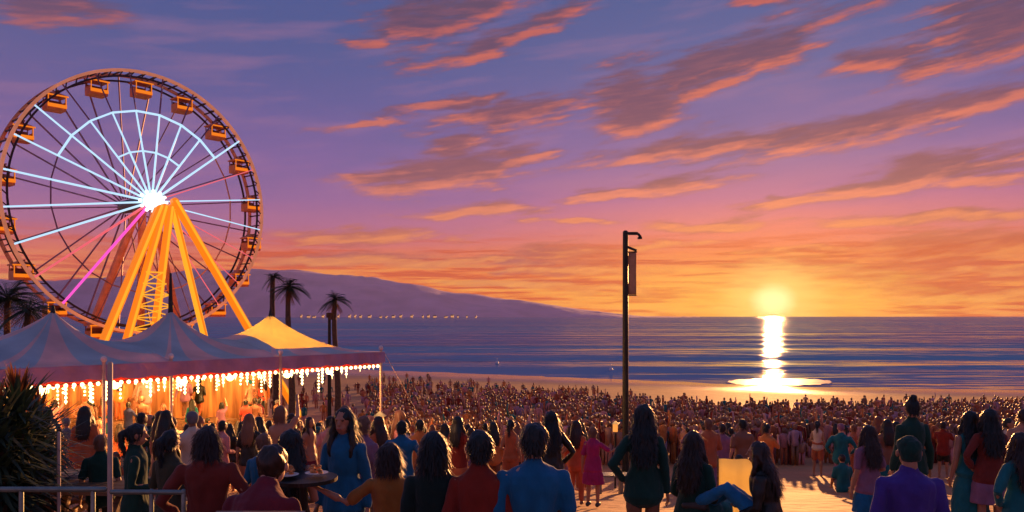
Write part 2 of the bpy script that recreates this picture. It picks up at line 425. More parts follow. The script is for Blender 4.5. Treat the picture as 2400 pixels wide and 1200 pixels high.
# added lens of rough water, shaped as the sun's glare on the shore
def outline_patch(name, pts, m, z, thick, kind='structure'):
    g = MB(); n = len(pts)
    for zz in (z, z - thick):
        g.v += [(x, y, zz) for x, y in pts]
    g.f.append(tuple(range(n))); g.m.append(0)
    for i in range(n): g.f.append((i, i + n, (i + 1) % n + n, (i + 1) % n)); g.m.append(0)
    return tag(g.build(name, m), kind=kind)
glare_mat = mat('glare_patch_water', (.5, .42, .34), .42, .1, .3, .1, spec=1.0)
pts = []
YC = 156
for k in range(48):
    a = 2 * math.pi * k / 48
    px = 1828 + (122 + 14 * noise.noise(Vector((k * .9, 3, 0)))) * math.copysign(abs(math.cos(a)) ** .8, math.cos(a)); py = 895 - 8 * math.sin(a) + 3.5 * noise.noise(Vector((k * .7, 0, 0)))
    Y = (H - SEA - .08) * F / (py - 740); pts.append((X(px, Y), Y))
outline_patch('sun_glare_patch', pts, glare_mat, SEA + .08, .3)

# ------------------------------------------------------------------ distant headland
def ridge(px):
    return lerp_pts([(-600, 650), (-100, 660), (200, 655), (430, 636), (600, 630), (680, 632), (760, 642), (860, 654), (960, 668), (1060, 684), (1160, 698), (1280, 714), (1380, 727), (1450, 736), (1510, 742), (1700, 743)], px)
g = MB(); YH = 6500; cols = list(range(-700, 1641, 12)); rows = 12
for r in range(rows + 1):
    t = r / rows
    for px in cols:
        Y = YH + 1800 * t + 250 * noise.noise(Vector((px * .01, t * 2, 3)))
        top = (740 - ridge(px)) / F * (YH + 1800)
        z = SEA + max(0, (top - SEA + H)) * (math.sin(t * math.pi / 2) ** .8) * (1 + .10 * noise.noise(Vector((px * .012, t * 3, 1))) * (t > 0)) + (10 * noise.noise(Vector((px * .09, t * 9, 1))) if t > 0 else 0)
        g.v.append((X(px, Y), Y, z))
n = len(cols)
for r in range(rows):
    for i in range(n - 1): g.f.append((r * n + i, r * n + i + 1, (r + 1) * n + i + 1, (r + 1) * n + i)); g.m.append(0)
# back slope so the headland is solid
o0 = rows * n
for i, px in enumerate(cols): g.v.append((X(px, YH + 4500), YH + 4500, SEA))
for i in range(n - 1): g.f.append((o0 + i, o0 + i + 1, o0 + n + i + 1, o0 + n + i)); g.m.append(0)
tag(g.build('hills', mat('haze_tinted_hillside', (.72, .42, .56), .95, .15, .004, .3, bdist=20), smooth=True), kind='structure')  # mauve puts the distance haze into the hillside colour

# lit buildings along the far shore
random.seed(3)
bl = None
px = 706
i = 0
while px < 1122:
    Y = 4300; wd = random.choice((9, 13, 17)); hh = random.choice((9, 12, 15))
    r = empty('shore_building', (X(px, Y), Y, SEA), R(random.uniform(-4, 4)), label='tiny pale building with warm lit windows on the far shore', cat='building', group='lit buildings along the far shore')
    g = MB(); g.box((0, 0, hh / 2 - 1), (wd, 10, hh + 2)); g.build('wall', M['wall'], r)
    g = MB(); g.v = [(-wd / 2 - 1, -6, hh), (wd / 2 + 1, -6, hh), (wd / 2 + 1, 6, hh), (-wd / 2 - 1, 6, hh), (-wd / 2, 0, hh + 4), (wd / 2, 0, hh + 4)]
    g.f = [(0, 1, 5, 4), (3, 4, 5, 2), (0, 4, 3), (1, 2, 5), (0, 3, 2, 1)]; g.m = [0] * 5; g.build('roof', M['rimdark'], r)
    g = MB()
    for k in range(int(wd // 4)):
        g.box((-wd / 2 + 3 + k * 4, -5.1, hh * .6), (2.6, .2, hh * .55))
    g.build('window', M['far_window'], r)
    px += random.choice((13, 15, 17, 21, 26)); i += 1

# boats and a buoy
def boat(px, py, lab, sail):
    Y = (H - SEA) * F / (py - 740); k = Y / 1000
    r = empty('sailing_boat', (X(px, Y), Y, SEA), R(20), label=lab, cat='boat')
    s = max(.8, k * .55)
    g = MB(); n = 10
    for t in range(n + 1):
        q = t / n * 2 - 1; wd = (1 - abs(q) ** 2.4) * 1.3 * s + .02
        for (a, b) in ((-wd, 1.1), (-wd * .6, -.2), (wd * .6, -.2), (wd, 1.1)): g.v.append((q * 5 * s, a, b * s))
    for t in range(n):
        for j in range(3): g.f.append((t * 4 + j, t * 4 + j + 1, t * 4 + j + 5, t * 4 + j + 4)); g.m.append(0)
        g.f.append((t * 4 + 3, t * 4, t * 4 + 4, t * 4 + 7)); g.m.append(0)
    g.build('hull', M['boat'], r)
    g = MB(); g.loft([(0, 0, s), (0, 0, 9 * s)], [.12 * s, .08 * s], n=6); g.build('mast', M['boat'], r)
    if sail:
        g = MB(); g.v = [(.2 * s, 0, 1.6 * s), (-4 * s, .5 * s, 1.8 * s), (.2 * s, 0, 8.8 * s), (.2 * s, .08 * s, 1.6 * s), (-4 * s, .58 * s, 1.8 * s), (.2 * s, .08 * s, 8.8 * s)]
        g.f = [(0, 1, 2), (5, 4, 3), (0, 3, 4, 1), (1, 4, 5, 2), (2, 5, 3, 0)]; g.m = [0] * 5; g.build('sail', M['boat'], r)
def buoy(px, py, lab):
    Y = (H - SEA) * F / (py - 740)
    r = empty('buoy', (X(px, Y), Y, SEA), label=lab, cat='buoy')
    g = MB(); g.ball((0, 0, .2), (.5, .5, .45)); g.build('float', M['boat'], r, True)
    g = MB(); g.loft([(0, 0, .5), (0, 0, 1.3)], [.08, .05], n=6); g.ball((0, 0, 1.35), .14); g.build('marker', M['boat'], r)
buoy(1165, 852, 'small white buoy floating off the beach left of the lamp post')
buoy(1432, 868, 'small pale buoy floating just left of the tall lamp post')

# ------------------------------------------------------------------ ferris wheel
WY = 60.0
WC = Vector((X(330, WY), WY, Zp(478, WY)))
wr = R(49)
fw = empty('ferris_wheel', (WC.x, WC.y, gz(WC.x, WC.y)), wr, label='big ferris wheel with orange gondolas, white lit spokes and glowing yellow legs', cat='ferris wheel')
zc = WC.z - fw.location.z
RO = 9.5
def ring(rad, y, sec, n=96, a0=0, a1=360, z0=None):
    g = MB(); pts = [(rad * math.cos(R(a0 + (a1 - a0) * k / n)), y, zc + rad * math.sin(R(a0 + (a1 - a0) * k / n))) for k in range(n + 1)]
    for p, q in zip(pts, pts[1:]): g.beam(p, q, sec, mi=0, up=Vector((0, 1, 0)))
    return g
for yy, ro in ((-.9, RO), (.9, RO)):
    ring(ro, yy, .2).build('outer_rim', M['rim_glow'] if yy < 0 else M['rim'], fw)
    ring(ro - .42, yy, .12).build('rim_chord', M['rimdark'], fw)
g = MB()
for k in range(72):
    a = R(k * 5); b = R(k * 5 + 2.5)
    g.beam((RO * math.cos(a), -.9, zc + RO * math.sin(a)), (RO * math.cos(a), .9, zc + RO * math.sin(a)), .09)
    g.beam((RO * math.cos(a), -.9, zc + RO * math.sin(a)), ((RO - .42) * math.cos(b), -.9, zc + (RO - .42) * math.sin(b)), .07)
g.build('rim_lattice', M['rimdark'], fw)
HUBY = -1.7
for k in range(24):
    a = 7.5 + 15 * k
    ca, sa = math.cos(R(a)), math.sin(R(a))
    a_ = a % 360
    if 30 < a_ < 205: m = M['led_white']; wd = .15
    elif a_ < 12 or a_ > 345: m = M['led_white']; wd = .1
    elif 210 < a_ < 226: m = M['led_pink']; wd = .17
    elif 226 < a_ < 240: m = M['led_magenta']; wd = .2
    else: m = M['led_pink'] if a_ > 300 or a_ < 30 else M['mauve']; wd = .08
    end = RO if (a_ < 45 or a_ > 135) else 6.6
    g = MB(); g.loft([(.6 * ca, HUBY, zc + .6 * sa), (end * ca, HUBY + .8 * end / RO, zc + end * sa)], [wd * .55, wd * .45], n=6)
    g.build('spoke', m, fw)
    if end < RO:
        g = MB(); g.beam((end * ca, HUBY + .8 * end / RO, zc + end * sa), (RO * ca, -.9, zc + RO * sa), .08); g.build('spoke', M['mauve'], fw)
    g = MB(); g.beam((.6 * ca, 2.4, zc + .6 * sa), (RO * ca, .9, zc + RO * sa), .09); g.build('back_spoke', M['mauve'], fw)
for rad, sec, lo, hi in ((6.6, .13, 45, 150), (3.7, .11, 50, 125)):
    yy = HUBY + .8 * rad / RO
    n = 24
    for k in range(n):
        a = 7.5 + 15 * k; on = lo <= (a + 7.5) % 360 <= hi
        p = [(rad * math.cos(R(q)), yy, zc + rad * math.sin(R(q))) for q in (a, a + 15)]
        if not on and rad < 5: continue
        g = MB(); g.beam(p[0], p[1], sec if on else sec * .6, up=Vector((0, 1, 0)))
        g.build('inner_ring', M['led_white'] if on else (M['rim'] if (a > 270 or a < 60) else M['mauve']), fw)
g = MB(); g.loft([(0, HUBY - .35, zc), (0, 2.8, zc)], [.5, .5], n=16); g.build('axle', M['metal_grey'], fw)
g = MB(); g.loft([(0, HUBY - .7, zc), (0, HUBY - .1, zc)], [.6, .62], n=20)
for k in range(12):
    a = R(30 * k); g.ball((.95 * math.cos(a), HUBY - .3, zc + .75 * math.sin(a)), .13)
g.build('hub_light', M['led_hub'], fw)
# gondolas
gp = None
GW = {}
for k in range(18):
    a = R(90 + 20 * k); px_, pz_ = (RO - .3) * math.cos(a), zc + (RO - .3) * math.sin(a)
    if gp is None:
        g1 = MB(); g1.box((0, 0, -1.5), (1.5, 1.3, .35)); g1.box((-.72, 0, -1.2), (.08, 1.3, .6)); g1.box((.72, 0, -1.2), (.08, 1.3, .6)); g1.box((0, .62, -1.2), (1.5, .08, .6)); g1.box((0, -.62, -1.35), (1.5, .08, .3))
        g2 = MB(); g2.v = [(-.85, -.75, -.35), (.85, -.75, -.35), (.85, .75, -.35), (-.85, .75, -.35), (0, 0, .1), (-.85, -.75, -.45), (.85, -.75, -.45), (.85, .75, -.45), (-.85, .75, -.45)]
        g2.f = [(0, 1, 4), (1, 2, 4), (2, 3, 4), (3, 0, 4), (0, 5, 6, 1), (1, 6, 7, 2), (2, 7, 8, 3), (3, 8, 5, 0), (5, 8, 7, 6)]; g2.m = [0] * 9
        g3 = MB()
        for sx_ in (-1, 1):
            for sy_ in (-1, 1): g3.beam((sx_ * .7, sy_ * .6, -1.3), (sx_ * .7, sy_ * .6, -.4), .07)
        g3.beam((0, -.9, 0), (0, .9, 0), .1)
        g4 = MB(); g4.box((0, .3, -1.15), (1.3, .5, .12)); g4.box((0, .52, -.9), (1.3, .08, .5))
        g5 = MB(); g5.box((0, -.7, -1.3), (1.56, .06, .3)); g5.box((0, -.78, -.42), (1.74, .05, .12)); [g5.box((q, -.68, -.85), (.07, .05, .75)) for q in (-.72, .72)]
        GW = {'basket': g1.mesh('basket', M['gondola']), 'roof': g2.mesh('roof', M['gondola']), 'frame': g3.mesh('frame', M['gondola_dark']), 'seat': g4.mesh('seat', M['gondola_dark']), 'light_strip': g5.mesh('light_strip', M['led_orange'])}
        gp = True
    e = bpy.data.objects.new('gondola', GW['basket']); COL.objects.link(e); e.parent = fw; e.location = (px_, 0, pz_); e.scale = (.78, .78, .78)
    for nm in ('roof', 'frame', 'seat', 'light_strip'):
        c = bpy.data.objects.new(nm, GW[nm]); COL.objects.link(c); c.parent = e
# legs: end points in photo pixels at the wheel's foot, all on the ground line
def leg(top, bot_px, bot_py, yo, wd, m, strip, curve=0):
    # bot in wheel-local coordinates from photo pixel at local depth yo
    a = Vector((top[0], yo * .5 + HUBY * .5, zc + top[1]))
    # the point where the photo ray through (bot_px, bot_py) meets the wheel-local plane y = yo
    u = Vector(((bot_px - 1200) / F, 1, (740 - bot_py) / F)); c0 = Vector((0, 0, H)) - fw.location
    cr_, sr_ = math.cos(-wr), math.sin(-wr)
    L0 = Vector((c0.x * cr_ - c0.y * sr_, c0.x * sr_ + c0.y * cr_, c0.z)); Lu = Vector((u.x * cr_ - u.y * sr_, u.x * sr_ + u.y * cr_, u.z))
    b = L0 + Lu * ((yo - L0.y) / Lu.y); d = (b - a); k = (0 - a.z) / d.z; foot = a + d * k
    foot.z = -.3
    mid = (a + foot) / 2 + Vector((curve, 0, 0))
    g = MB(); wd *= 1.5; g.loft([a, (a + mid) / 2, mid, (mid + foot) / 2, foot], [wd, wd, wd, wd, wd], n=8); l = g.build('leg', m, fw)
    if strip:
        off = Vector((0, -wd - .06, 0)); g = MB(); g.loft([a + off, (a + mid) / 2 + off, mid + off, (mid + foot) / 2 + off, foot + off], [wd * .3] * 5, n=6); g.build('light_tube', strip, l)
leg((1.3, .1), 565, 735, -3.4, .22, M['led_orange'], M['led_yellow'], .0)
leg((.2, -.4), 255, 765, -3.4, .22, M['led_orange'], M['led_yellow'])
leg((.5, -.4), 300, 780, -3.6, .2, M['led_orange'], M['led_yellow'])
leg((1.0, -.4), 362, 775, -3.4, .2, M['led_orange'], M['led_yellow'])
leg((1.3, -.6), 470, 745, -3.2, .17, M['led_yellow'], M['led_orange'])
leg((1.2, -.2), 420, 760, 3.0, .2, M['rim'], None)
leg((.4, -.2), 330, 760, 3.0, .2, M['rim'], None)
leg((.2, 0), 215, 760, 3.0, .2, M['rim'], None)
# decorated lit fascia between the legs, seen as diamonds of coloured tubes
g = MB()
for k in range(9):
    z = zc - 5.2 - k * .8; hw = .6 + k * .24; xo = -.6
    g.beam((xo - hw, -3.5, z), (xo + hw, -3.5, z), .1); g.beam((xo - hw, -3.5, z), (xo + hw + .2, -3.5, z - .8), .07); g.beam((xo + hw, -3.5, z), (xo - hw - .2, -3.5, z - .8), .07)
g.build('leg_lattice', M['led_yellow'], fw)
g = MB(); g.box((.3, -1, .35), (9, 7, .7)); g.build('platform', M['rim'], fw)

# ------------------------------------------------------------------ marquee tent
TS = Vector((-12.3, 22, 0)); TE = Vector((-4.9, 31, 0)); td = (TE - TS).normalized(); tn = Vector((-td.y, td.x, 0)); TL = (TE - TS).length
EAVE = 1.22
def TP(s, w_, z): p = TS + td * s + tn * w_; return Vector((p.x, p.y, z))
tent = empty('marquee_tent', (TS.x, TS.y, gz(TS.x, TS.y)), label='long marquee tent with slate blue and rose striped peaks and one yellow peak', cat='tent')
def tl(p): return Vector(p) - tent.location
bays = [(-6.5, -1.6, -4, 2.9, 0), (-1.6, 3.2, 1.2, 2.75, 0), (3.2, 7.0, 5.0, 2.8, 0), (7.0, TL, 9.0, 2.66, 1)]
DW = 7.5
for (s0, s1, sp_, zp, yel) in bays:
    per = []
    NS = 16
    for k in range(NS): per.append((s0 + (s1 - s0) * k / NS, 0))
    for k in range(NS): per.append((s1, DW * k / NS))
    for k in range(NS): per.append((s1 + (s0 - s1) * k / NS, DW))
    for k in range(NS): per.append((s0, DW * (1 - k / NS)))
    g = MB(); NR = 12; wp = 3.5
    for r in range(NR + 1):
        q = r / NR
        for (s_, w_) in per:
            side_ = (s_ in (s0, s1)) and s1 != TL + 99
            ze = EAVE + (.55 * math.sin(math.pi * w_ / DW) if (abs(s_ - s0) < 1e-6 or (abs(s_ - s1) < 1e-6 and s1 < TL - .1)) else 0)
            z = zp + (ze - zp) * (1 - (1 - q) ** 2.3)
            z -= .0
            g.v.append(tl(TP(sp_ + (s_ - sp_) * q, wp + (w_ - wp) * q, z)))
    n = len(per)
    for r in range(NR):
        for k in range(n):
            k2 = (k + 1) % n
            mi = ((k + 2) // 5) % 2
            if yel and r < 7: mi = 2
            g.f.append((r * n + k, (r + 1) * n + k, (r + 1) * n + k2, r * n + k2)); g.m.append(mi)
    ro = g.build('roof', [M['slate'], M['rose'], M['yellow_canvas']], tent, True)
    so_ = ro.modifiers.new('s', 'SOLIDIFY'); so_.thickness = .02
    mh = 1.25 if sp_ == 5.0 else .15
    g = MB(); g.loft([tl(TP(sp_, 3.5, zp - .1)), tl(TP(sp_, 3.5, zp + mh))], [.09, .04], n=8); g.build('finial', M['metal_dark'], tent)
# valance with scalloped lower edge, and red inner trim
def strip_s(s0, s1, w0, w1, ztop, zbot, wob, name, m, n=120):
    g = MB()
    for k in range(n + 1):
        s_ = s0 + (s1 - s0) * k / n; w_ = w0 + (w1 - w0) * k / n
        fold = .03 * math.sin(k * 1.3)
        for z, o in ((ztop, 0), ((ztop + zbot) / 2, fold), (zbot - wob * abs(math.sin(k * math.pi / 6)), fold)):
            g.v.append(tl(TP(s_, w_ - .03 + o, z)))
    for k in range(n):
        for j in range(2): g.f.append((k * 3 + j, k * 3 + j + 1, k * 3 + j + 4, k * 3 + j + 3)); g.m.append(0)
    o = g.build(name, m, tent); q = o.modifiers.new('s', 'SOLIDIFY'); q.thickness = .012
    return o
strip_s(-6.5, TL, -.02, -.02, EAVE, EAVE - .38, .06, 'valance', M['valance'])
strip_s(-6.5, TL, .25, .25, EAVE - .02, EAVE - .55, .06, 'trim', M['red_trim'])
strip_s(TL + .02, TL + .02, 0, DW, EAVE, EAVE - .35, .06, 'valance', M['valance'], 60)
strip_s(-6.5, TL, DW, DW, EAVE, EAVE - .4, .06, 'valance', M['valance'])
# back cloth added to catch the lantern light as a bright band
def glow_backcloth(s0, s1, w0, w1, n=60):
    g = MB()
    for k in range(n + 1):
        t = k / n; s_ = s0 + (s1 - s0) * t; w_ = w0 + (w1 - w0) * t; fo = .06 * math.sin(k * 1.9)
        p = TP(s_, w_ + (fo if w0 == w1 else 0), 0)
        for z in (EAVE - .05, -.4, gz(p.x, p.y) + .02): g.v.append(tl((p.x, p.y, z)))
    for k in range(n):
        for j in range(2): g.f.append((k * 3 + j, k * 3 + j + 1, k * 3 + j + 4, k * 3 + j + 3)); g.m.append(0)
    o = g.build('glow_backcloth', M['cream_canvas'], tent, True); q = o.modifiers.new('s', 'SOLIDIFY'); q.thickness = .012
glow_backcloth(-6.5, TL - .2, DW - .12, DW - .12)
for (s_, w_) in ((1.15, -.1), (3.2, .05), (7.0, -.05), (TL - .1, .05), (-3, 0), (TL - .1, DW), (7, DW), (3.2, DW), (-1.6, DW)):
    p = TP(s_, w_, 0); zb = gz(p.x, p.y) - .05
    g = MB(); g.loft([tl((p.x, p.y, zb)), tl((p.x, p.y, EAVE + .12))], [.05, .05], n=10); g.box(tl((p.x, p.y, zb + .05)), (.3, .3, .04)); g.build('pole', M['tent_pole'], tent)
    if w_ < 1:
        g = MB(); g.ball(tl((p.x, p.y, EAVE + .16)), .09, 8, 6); g.build('pole_cap', M['boat'], tent)
# a corner guy rope
g = MB(); a = TP(TL, 0, EAVE); b = TP(TL + 2.2, -1.2, 0); g.loft([tl(a), tl((b.x, b.y, gz(b.x, b.y)))], [.012, .012], n=5); g.build('guy_rope', M['tent_pole'], tent)

# stepped standing platform along the back of the tent
pf = empty('standing_platform', TP(3, 6, 0), label='two stepped wooden platform full of people at the back of the marquee', cat='platform')
pf.location.z = gz(pf.location.x, pf.location.y)
def tier_z(s_, h_):
    q = TP(-5 + (math.floor((s_ + 5) / 2.0) + .5) * 2.0, 6, 0); return gz(q.x, q.y) + h_
TIERS = ((4.3, 5.7, .95), (5.7, 7.1, 1.75))
rt = Matrix((td, tn, Vector((0, 0, 1)))).transposed()
for k in range(8):
    s0 = -5 + 2.0 * k
    for w0, w1, h_ in TIERS:
        zt_ = tier_z(s0 + 1, h_); c = TP(s0 + 1, (w0 + w1) / 2, 0)
        g = MB(); g.box(Vector((c.x, c.y, zt_ - h_ / 2 - .3)) - pf.location, (1.97, w1 - w0 - .01, h_ + .6), rt); g.build('step', M['wood'], pf)

# string lights hung under the eave
random.seed(11)
sl = empty('string_lights', TP(0, .2, EAVE - .5), label='curtain of warm bulbs hung along the marquee eave', cat='string lights')
def ll(p): return Vector(p) - sl.location
g = MB(); pts = []
for k in range(121): s_ = -6 + (TL + 5.9) * k / 120; pts.append(ll(TP(s_, .12, EAVE - .48 - .05 * abs(math.sin(k * .52)))))
g.loft(pts, [.014] * len(pts), n=5); g.build('wire', M['metal_dark'], sl)
for k in range(80):
    s_ = -5.6 + (TL + 5.4) * k / 79; L_ = random.choice((.08, .15, .25, .4, .55, .2)) * (1 if s_ < 9 else 1)
    g = MB(); p0 = TP(s_, .12, EAVE - .5)
    nb = max(1, int(L_ / .11))
    for j in range(nb): g.ball(ll((p0.x, p0.y, p0.z - .04 - j * .11)), .042 if j else .06, 6, 5)
    g.box(ll((p0.x, p0.y, p0.z - L_ / 2)), (.01, .01, L_))
    g.build('bulb_strand', M['bulb'], sl)
for w2, zz in ((2.6, .62), (5.2, .7), (7.1, .75)):
    pts = [ll(TP(-6 + (TL + 5.5) * k / 60, w2, EAVE - zz - .12 * abs(math.sin(k * .31)))) for k in range(61)]
    g = MB(); g.loft(pts, [.012] * len(pts), n=4); g.build('wire', M['metal_dark'], sl)
    g = MB()
    for p_ in pts[::2]: g.ball(p_ - Vector((0, 0, .05)), .055, 6, 5)
    for p_ in pts[1::3]:
        for q in range(random.choice((2, 3, 5, 7))): g.ball(p_ - Vector((0, 0, .08 + q * .13)), .04, 5, 4)
    tag(g.build('bulb_row', M['bulb'], sl), kind='stuff')
# paper lanterns with real lamps inside the tent
lan = None
k = 0
for s_, w_ in ((-3, 1.2), (0, 1.0), (2.1, 1.3), (4.1, 1.0), (6, 1.4), (8, 1.0), (10, 1.2), (0.5, 4.5), (4.5, 4.6), (8.4, 4.6)):
    p = TP(s_, w_, EAVE - .72)
    nth = ('first', 'second', 'third', 'fourth', 'fifth', 'sixth', 'seventh', 'far left', 'far middle', 'far right')[k]
    lab = ('%s lantern from the left in the front row under the marquee' % nth) if k < 7 else ('%s paper lantern of the back row under the marquee' % nth)
    r = empty('paper_lantern', p, label='round glowing paper lantern, ' + lab, cat='lantern', group='paper lanterns under the marquee')
    g = MB(); g.ball((0, 0, 0), (.13, .13, .11), 14, 9); g.build('shade', M['bulb'], r, True)
    g = MB(); g.loft([(0, 0, .1), (0, 0, .68)], [.008, .008], n=5); g.build('cord', M['metal_dark'], r)
    pl = bpy.data.lights.new('lantern_light', 'POINT'); pl.energy = 150; pl.color = (1, .43, .11); pl.shadow_soft_size = .25
    po = bpy.data.objects.new('lantern_light', pl); COL.objects.link(po); po.parent = r; po.location = (0, 0, -.32)
    k += 1
# lamp inside the yellow peak
r = empty('paper_lantern', TP(9.0, 3.5, 1.6), label='round lantern glowing inside the yellow marquee peak', cat='lantern')
g = MB(); g.ball((0, 0, 0), (.14, .14, .12), 14, 9); g.build('shade', M['bulb'], r, True)
pl = bpy.data.lights.new('lantern_light', 'POINT'); pl.energy = 150; pl.color = (1, .62, .25); pl.shadow_soft_size = .2
po = bpy.data.objects.new('lantern_light', pl); COL.objects.link(po); po.parent = r; po.location = (0, 0, -.05)

# ------------------------------------------------------------------ plants
def blade(g, base, tip, w, droop, mi=0, n=6):
    base, tip = Vector(base), Vector(tip); d = tip - base; side = d.cross(Vector((0, 0, 1)))
    side = side.normalized() if side.length > 1e-4 else Vector((1, 0, 0))
    o = len(g.v)
    for k in range(n + 1):
        t = k / n; p = base + d * t + Vector((0, 0, -droop * t * t)); ww = w * math.sin(math.pi * (.12 + .86 * t)) 
        g.v.append(tuple(p - side * ww)); g.v.append(tuple(p + side * ww))
    for k in range(n): g.f.append((o + 2 * k, o + 2 * k + 1, o + 2 * k + 3, o + 2 * k + 2)); g.m.append(mi)
def frond(g, c, az, el, L, droop, lw, mi=0, nl=18):
    d = Vector((math.cos(az) * math.cos(el), math.sin(az) * math.cos(el), math.sin(el)))
    side = Vector((-math.sin(az), math.cos(az), 0)); pts = []
    for k in range(nl + 1):
        t = k / nl; pts.append(Vector(c) + d * L * t + Vector((0, 0, -droop * t * t)))
    g.loft(pts[::3], [max(.006, .02 * (1 - t / len(pts[::3]))) for t in range(len(pts[::3]))], n=4, mi=mi)
    for k in range(2, nl + 1):
        t = k / nl; ll_ = lw * math.sin(math.pi * (.15 + .8 * t))
        for s_ in (-1, 1):
            blade(g, pts[k], pts[k] + (side * s_ + d * .6).normalized() * ll_, .022 * lw / .4, ll_ * .35, mi, 3)
def palm(px, topy, Y, crown, lab, h_extra=0, seed=1, nf=26, dry=8):
    random.seed(seed)
    x = X(px, Y); zb = gz(x, Y); zt = Zp(topy, Y)
    r = empty('palm_tree', (x, Y, zb), label=lab, cat='palm tree'); h = zt - zb
    g = MB(); nn = 14; g.loft([(.12 * math.sin(k * .4), 0, h * k / nn) for k in range(nn + 1)], [.17 * (1.25 - .5 * k / nn) * (1 + .06 * (k % 2)) for k in range(nn + 1)], n=9); g.build('trunk', M['bark'], r, True)
    g = MB()
    for k in range(nf):
        frond(g, (.12 * math.sin(5.6), 0, h), random.uniform(0, 6.28), random.uniform(-.35, 1.2), crown * random.uniform(.8, 1.1), crown * random.uniform(.35, .8), crown * .34)
    g.build('crown', M['leaf'], r)
    g = MB()
    for k in range(dry):
        frond(g, (.12 * math.sin(5.6), 0, h - .1), random.uniform(0, 6.28), random.uniform(-1.3, -.7), crown * .8, .1, crown * .2, nl=10)
    g.build('dry_fronds', M['leaf_dry'], r)
palm(680, 672, 46, 1.15, 'left palm with a round dark crown behind the yellow tent peak', seed=4, nf=40)
palm(788, 702, 50, 1.05, 'right palm standing alone above the right end of the marquee', seed=6, nf=36)
palm(22, 700, 40, 2.0, 'dark bushy palm at the left edge below the ferris wheel', seed=8, nf=44)
palm(70, 726, 38, 1.3, 'lower dark palm behind the far left of the marquee roof', seed=9, nf=30)
# big foreground yucca
random.seed(21)
def yucca(px, topy, Y, lab):
    x = X(px, Y); zb = gz(x, Y); zt = Zp(topy, Y); h = zt - zb
    r = empty('yucca', (x, Y, zb), label=lab, cat='plant')
    g = MB(); g.loft([(0, 0, 0), (.03, 0, h * .35), (0, .02, h * .7)], [.13, .1, .07], n=9); g.build('trunk', M['bark'], r, True)
    g = MB(); g2 = MB()
    for k in range(420):
        zz = h * random.uniform(.3, .78); az = random.uniform(0, 6.28); el = random.uniform(-.6, 1.35); L_ = random.uniform(.35, .68)
        d = Vector((math.cos(az) * math.cos(el), math.sin(az) * math.cos(el), math.sin(el)))
        blade(g, (0, 0, zz), Vector((0, 0, zz)) + d * L_, .022, .12 * L_)
    for k in range(70):
        az = random.uniform(0, 6.28); L_ = random.uniform(.25, .5); zz = h * .78
        blade(g2, (0, 0, zz), Vector((math.cos(az) * .12, math.sin(az) * .12, zz + L_)), .014, .05)
    g.build('foliage', M['leaf'], r); g2.build('flower_spikes', M['leaf_dry'], r)
yucca(42, 835, 8.2, 'tall dark spiky yucca with rusty top at the left edge')
yucca(88, 905, 8.9, 'lower dark yucca filling out beside the tall one at the left edge')
yucca(-15, 870, 7.9, 'dark yucca cut by the left edge of the picture')

# ------------------------------------------------------------------ posts
x = X(1466, 25); Y = 25; zb = gz(x, Y)
r = empty('lamp_post', (x, Y, zb), label='tall dark lamp post with a tan banner on the beach crowd side', cat='lamp post')
ht = Zp(545, Y) - zb
g = MB(); g.loft([(0, 0, 0), (0, 0, .5), (0, 0, ht)], [.14, .1, .085], n=12); g.box((0, 0, .08), (.5, .5, .16)); g.build('pole', M['metal_dark'], r)
g = MB(); g.beam((0, 0, ht - .03), (.38, 0, ht - .03), .09); g.beam((.38, 0, ht - .03), (.47, 0, ht - .14), .07); g.beam((0, 0, ht - .42), (.34, 0, ht - .56), .07); g.build('arm', M['metal_dark'], r)
g = MB(); g.box((.44, 0, ht - .17), (.12, .16, .06)); g.build('lamp_head', M['metal_dark'], r)
g = MB(); nb = 10
for k in range(nb + 1):
    for j in range(5): g.v.append((.09 + j * .06, .015 * math.sin(k * .9 + j), ht - .62 - k * .13))
for k in range(nb):
    for j in range(4): g.f.append((k * 5 + j, k * 5 + j + 1, k * 5 + j + 6, k * 5 + j + 5)); g.m.append(0)
b_ = g.build('banner', M['banner'], r, True); q = b_.modifiers.new('s', 'SOLIDIFY'); q.thickness = .01
g = MB(); g.beam((.06, 0, ht - .6), (.36, 0, ht - .6), .035); g.beam((.06, 0, ht - 1.94), (.34, 0, ht - 1.94), .03); g.build('banner_rod', M['metal_dark'], r)

def small_lamp(px, topy, Y, lab, arms):
    x = X(px, Y); zb = gz(x, Y); ht = Zp(topy, Y) - zb
    r = empty('lamp_post', (x, Y, zb), label=lab, cat='lamp post')
    g = MB(); g.loft([(0, 0, 0), (0, 0, ht)], [.13, .09], n=8); g.build('pole', M['metal_dark'], r)
    for a in arms:
        g = MB(); g.beam((0, 0, ht - .3), (a, 0, ht - .25), .09); g.box((a, 0, ht - .3), (.45, .25, .16)); g.build('arm', M['bark'], r)
    g = MB(); g.box((0, 0, ht - .1), (.32, .3, .3)); g.build('cap', M['bark'], r)
palm(643, 650, 47, .75, 'slender palm with a small crown between the wheel and the two palms', seed=12, nf=26, dry=4)
small_lamp(772, 735, 50, 'short dark post beside the right palm', (.2,))

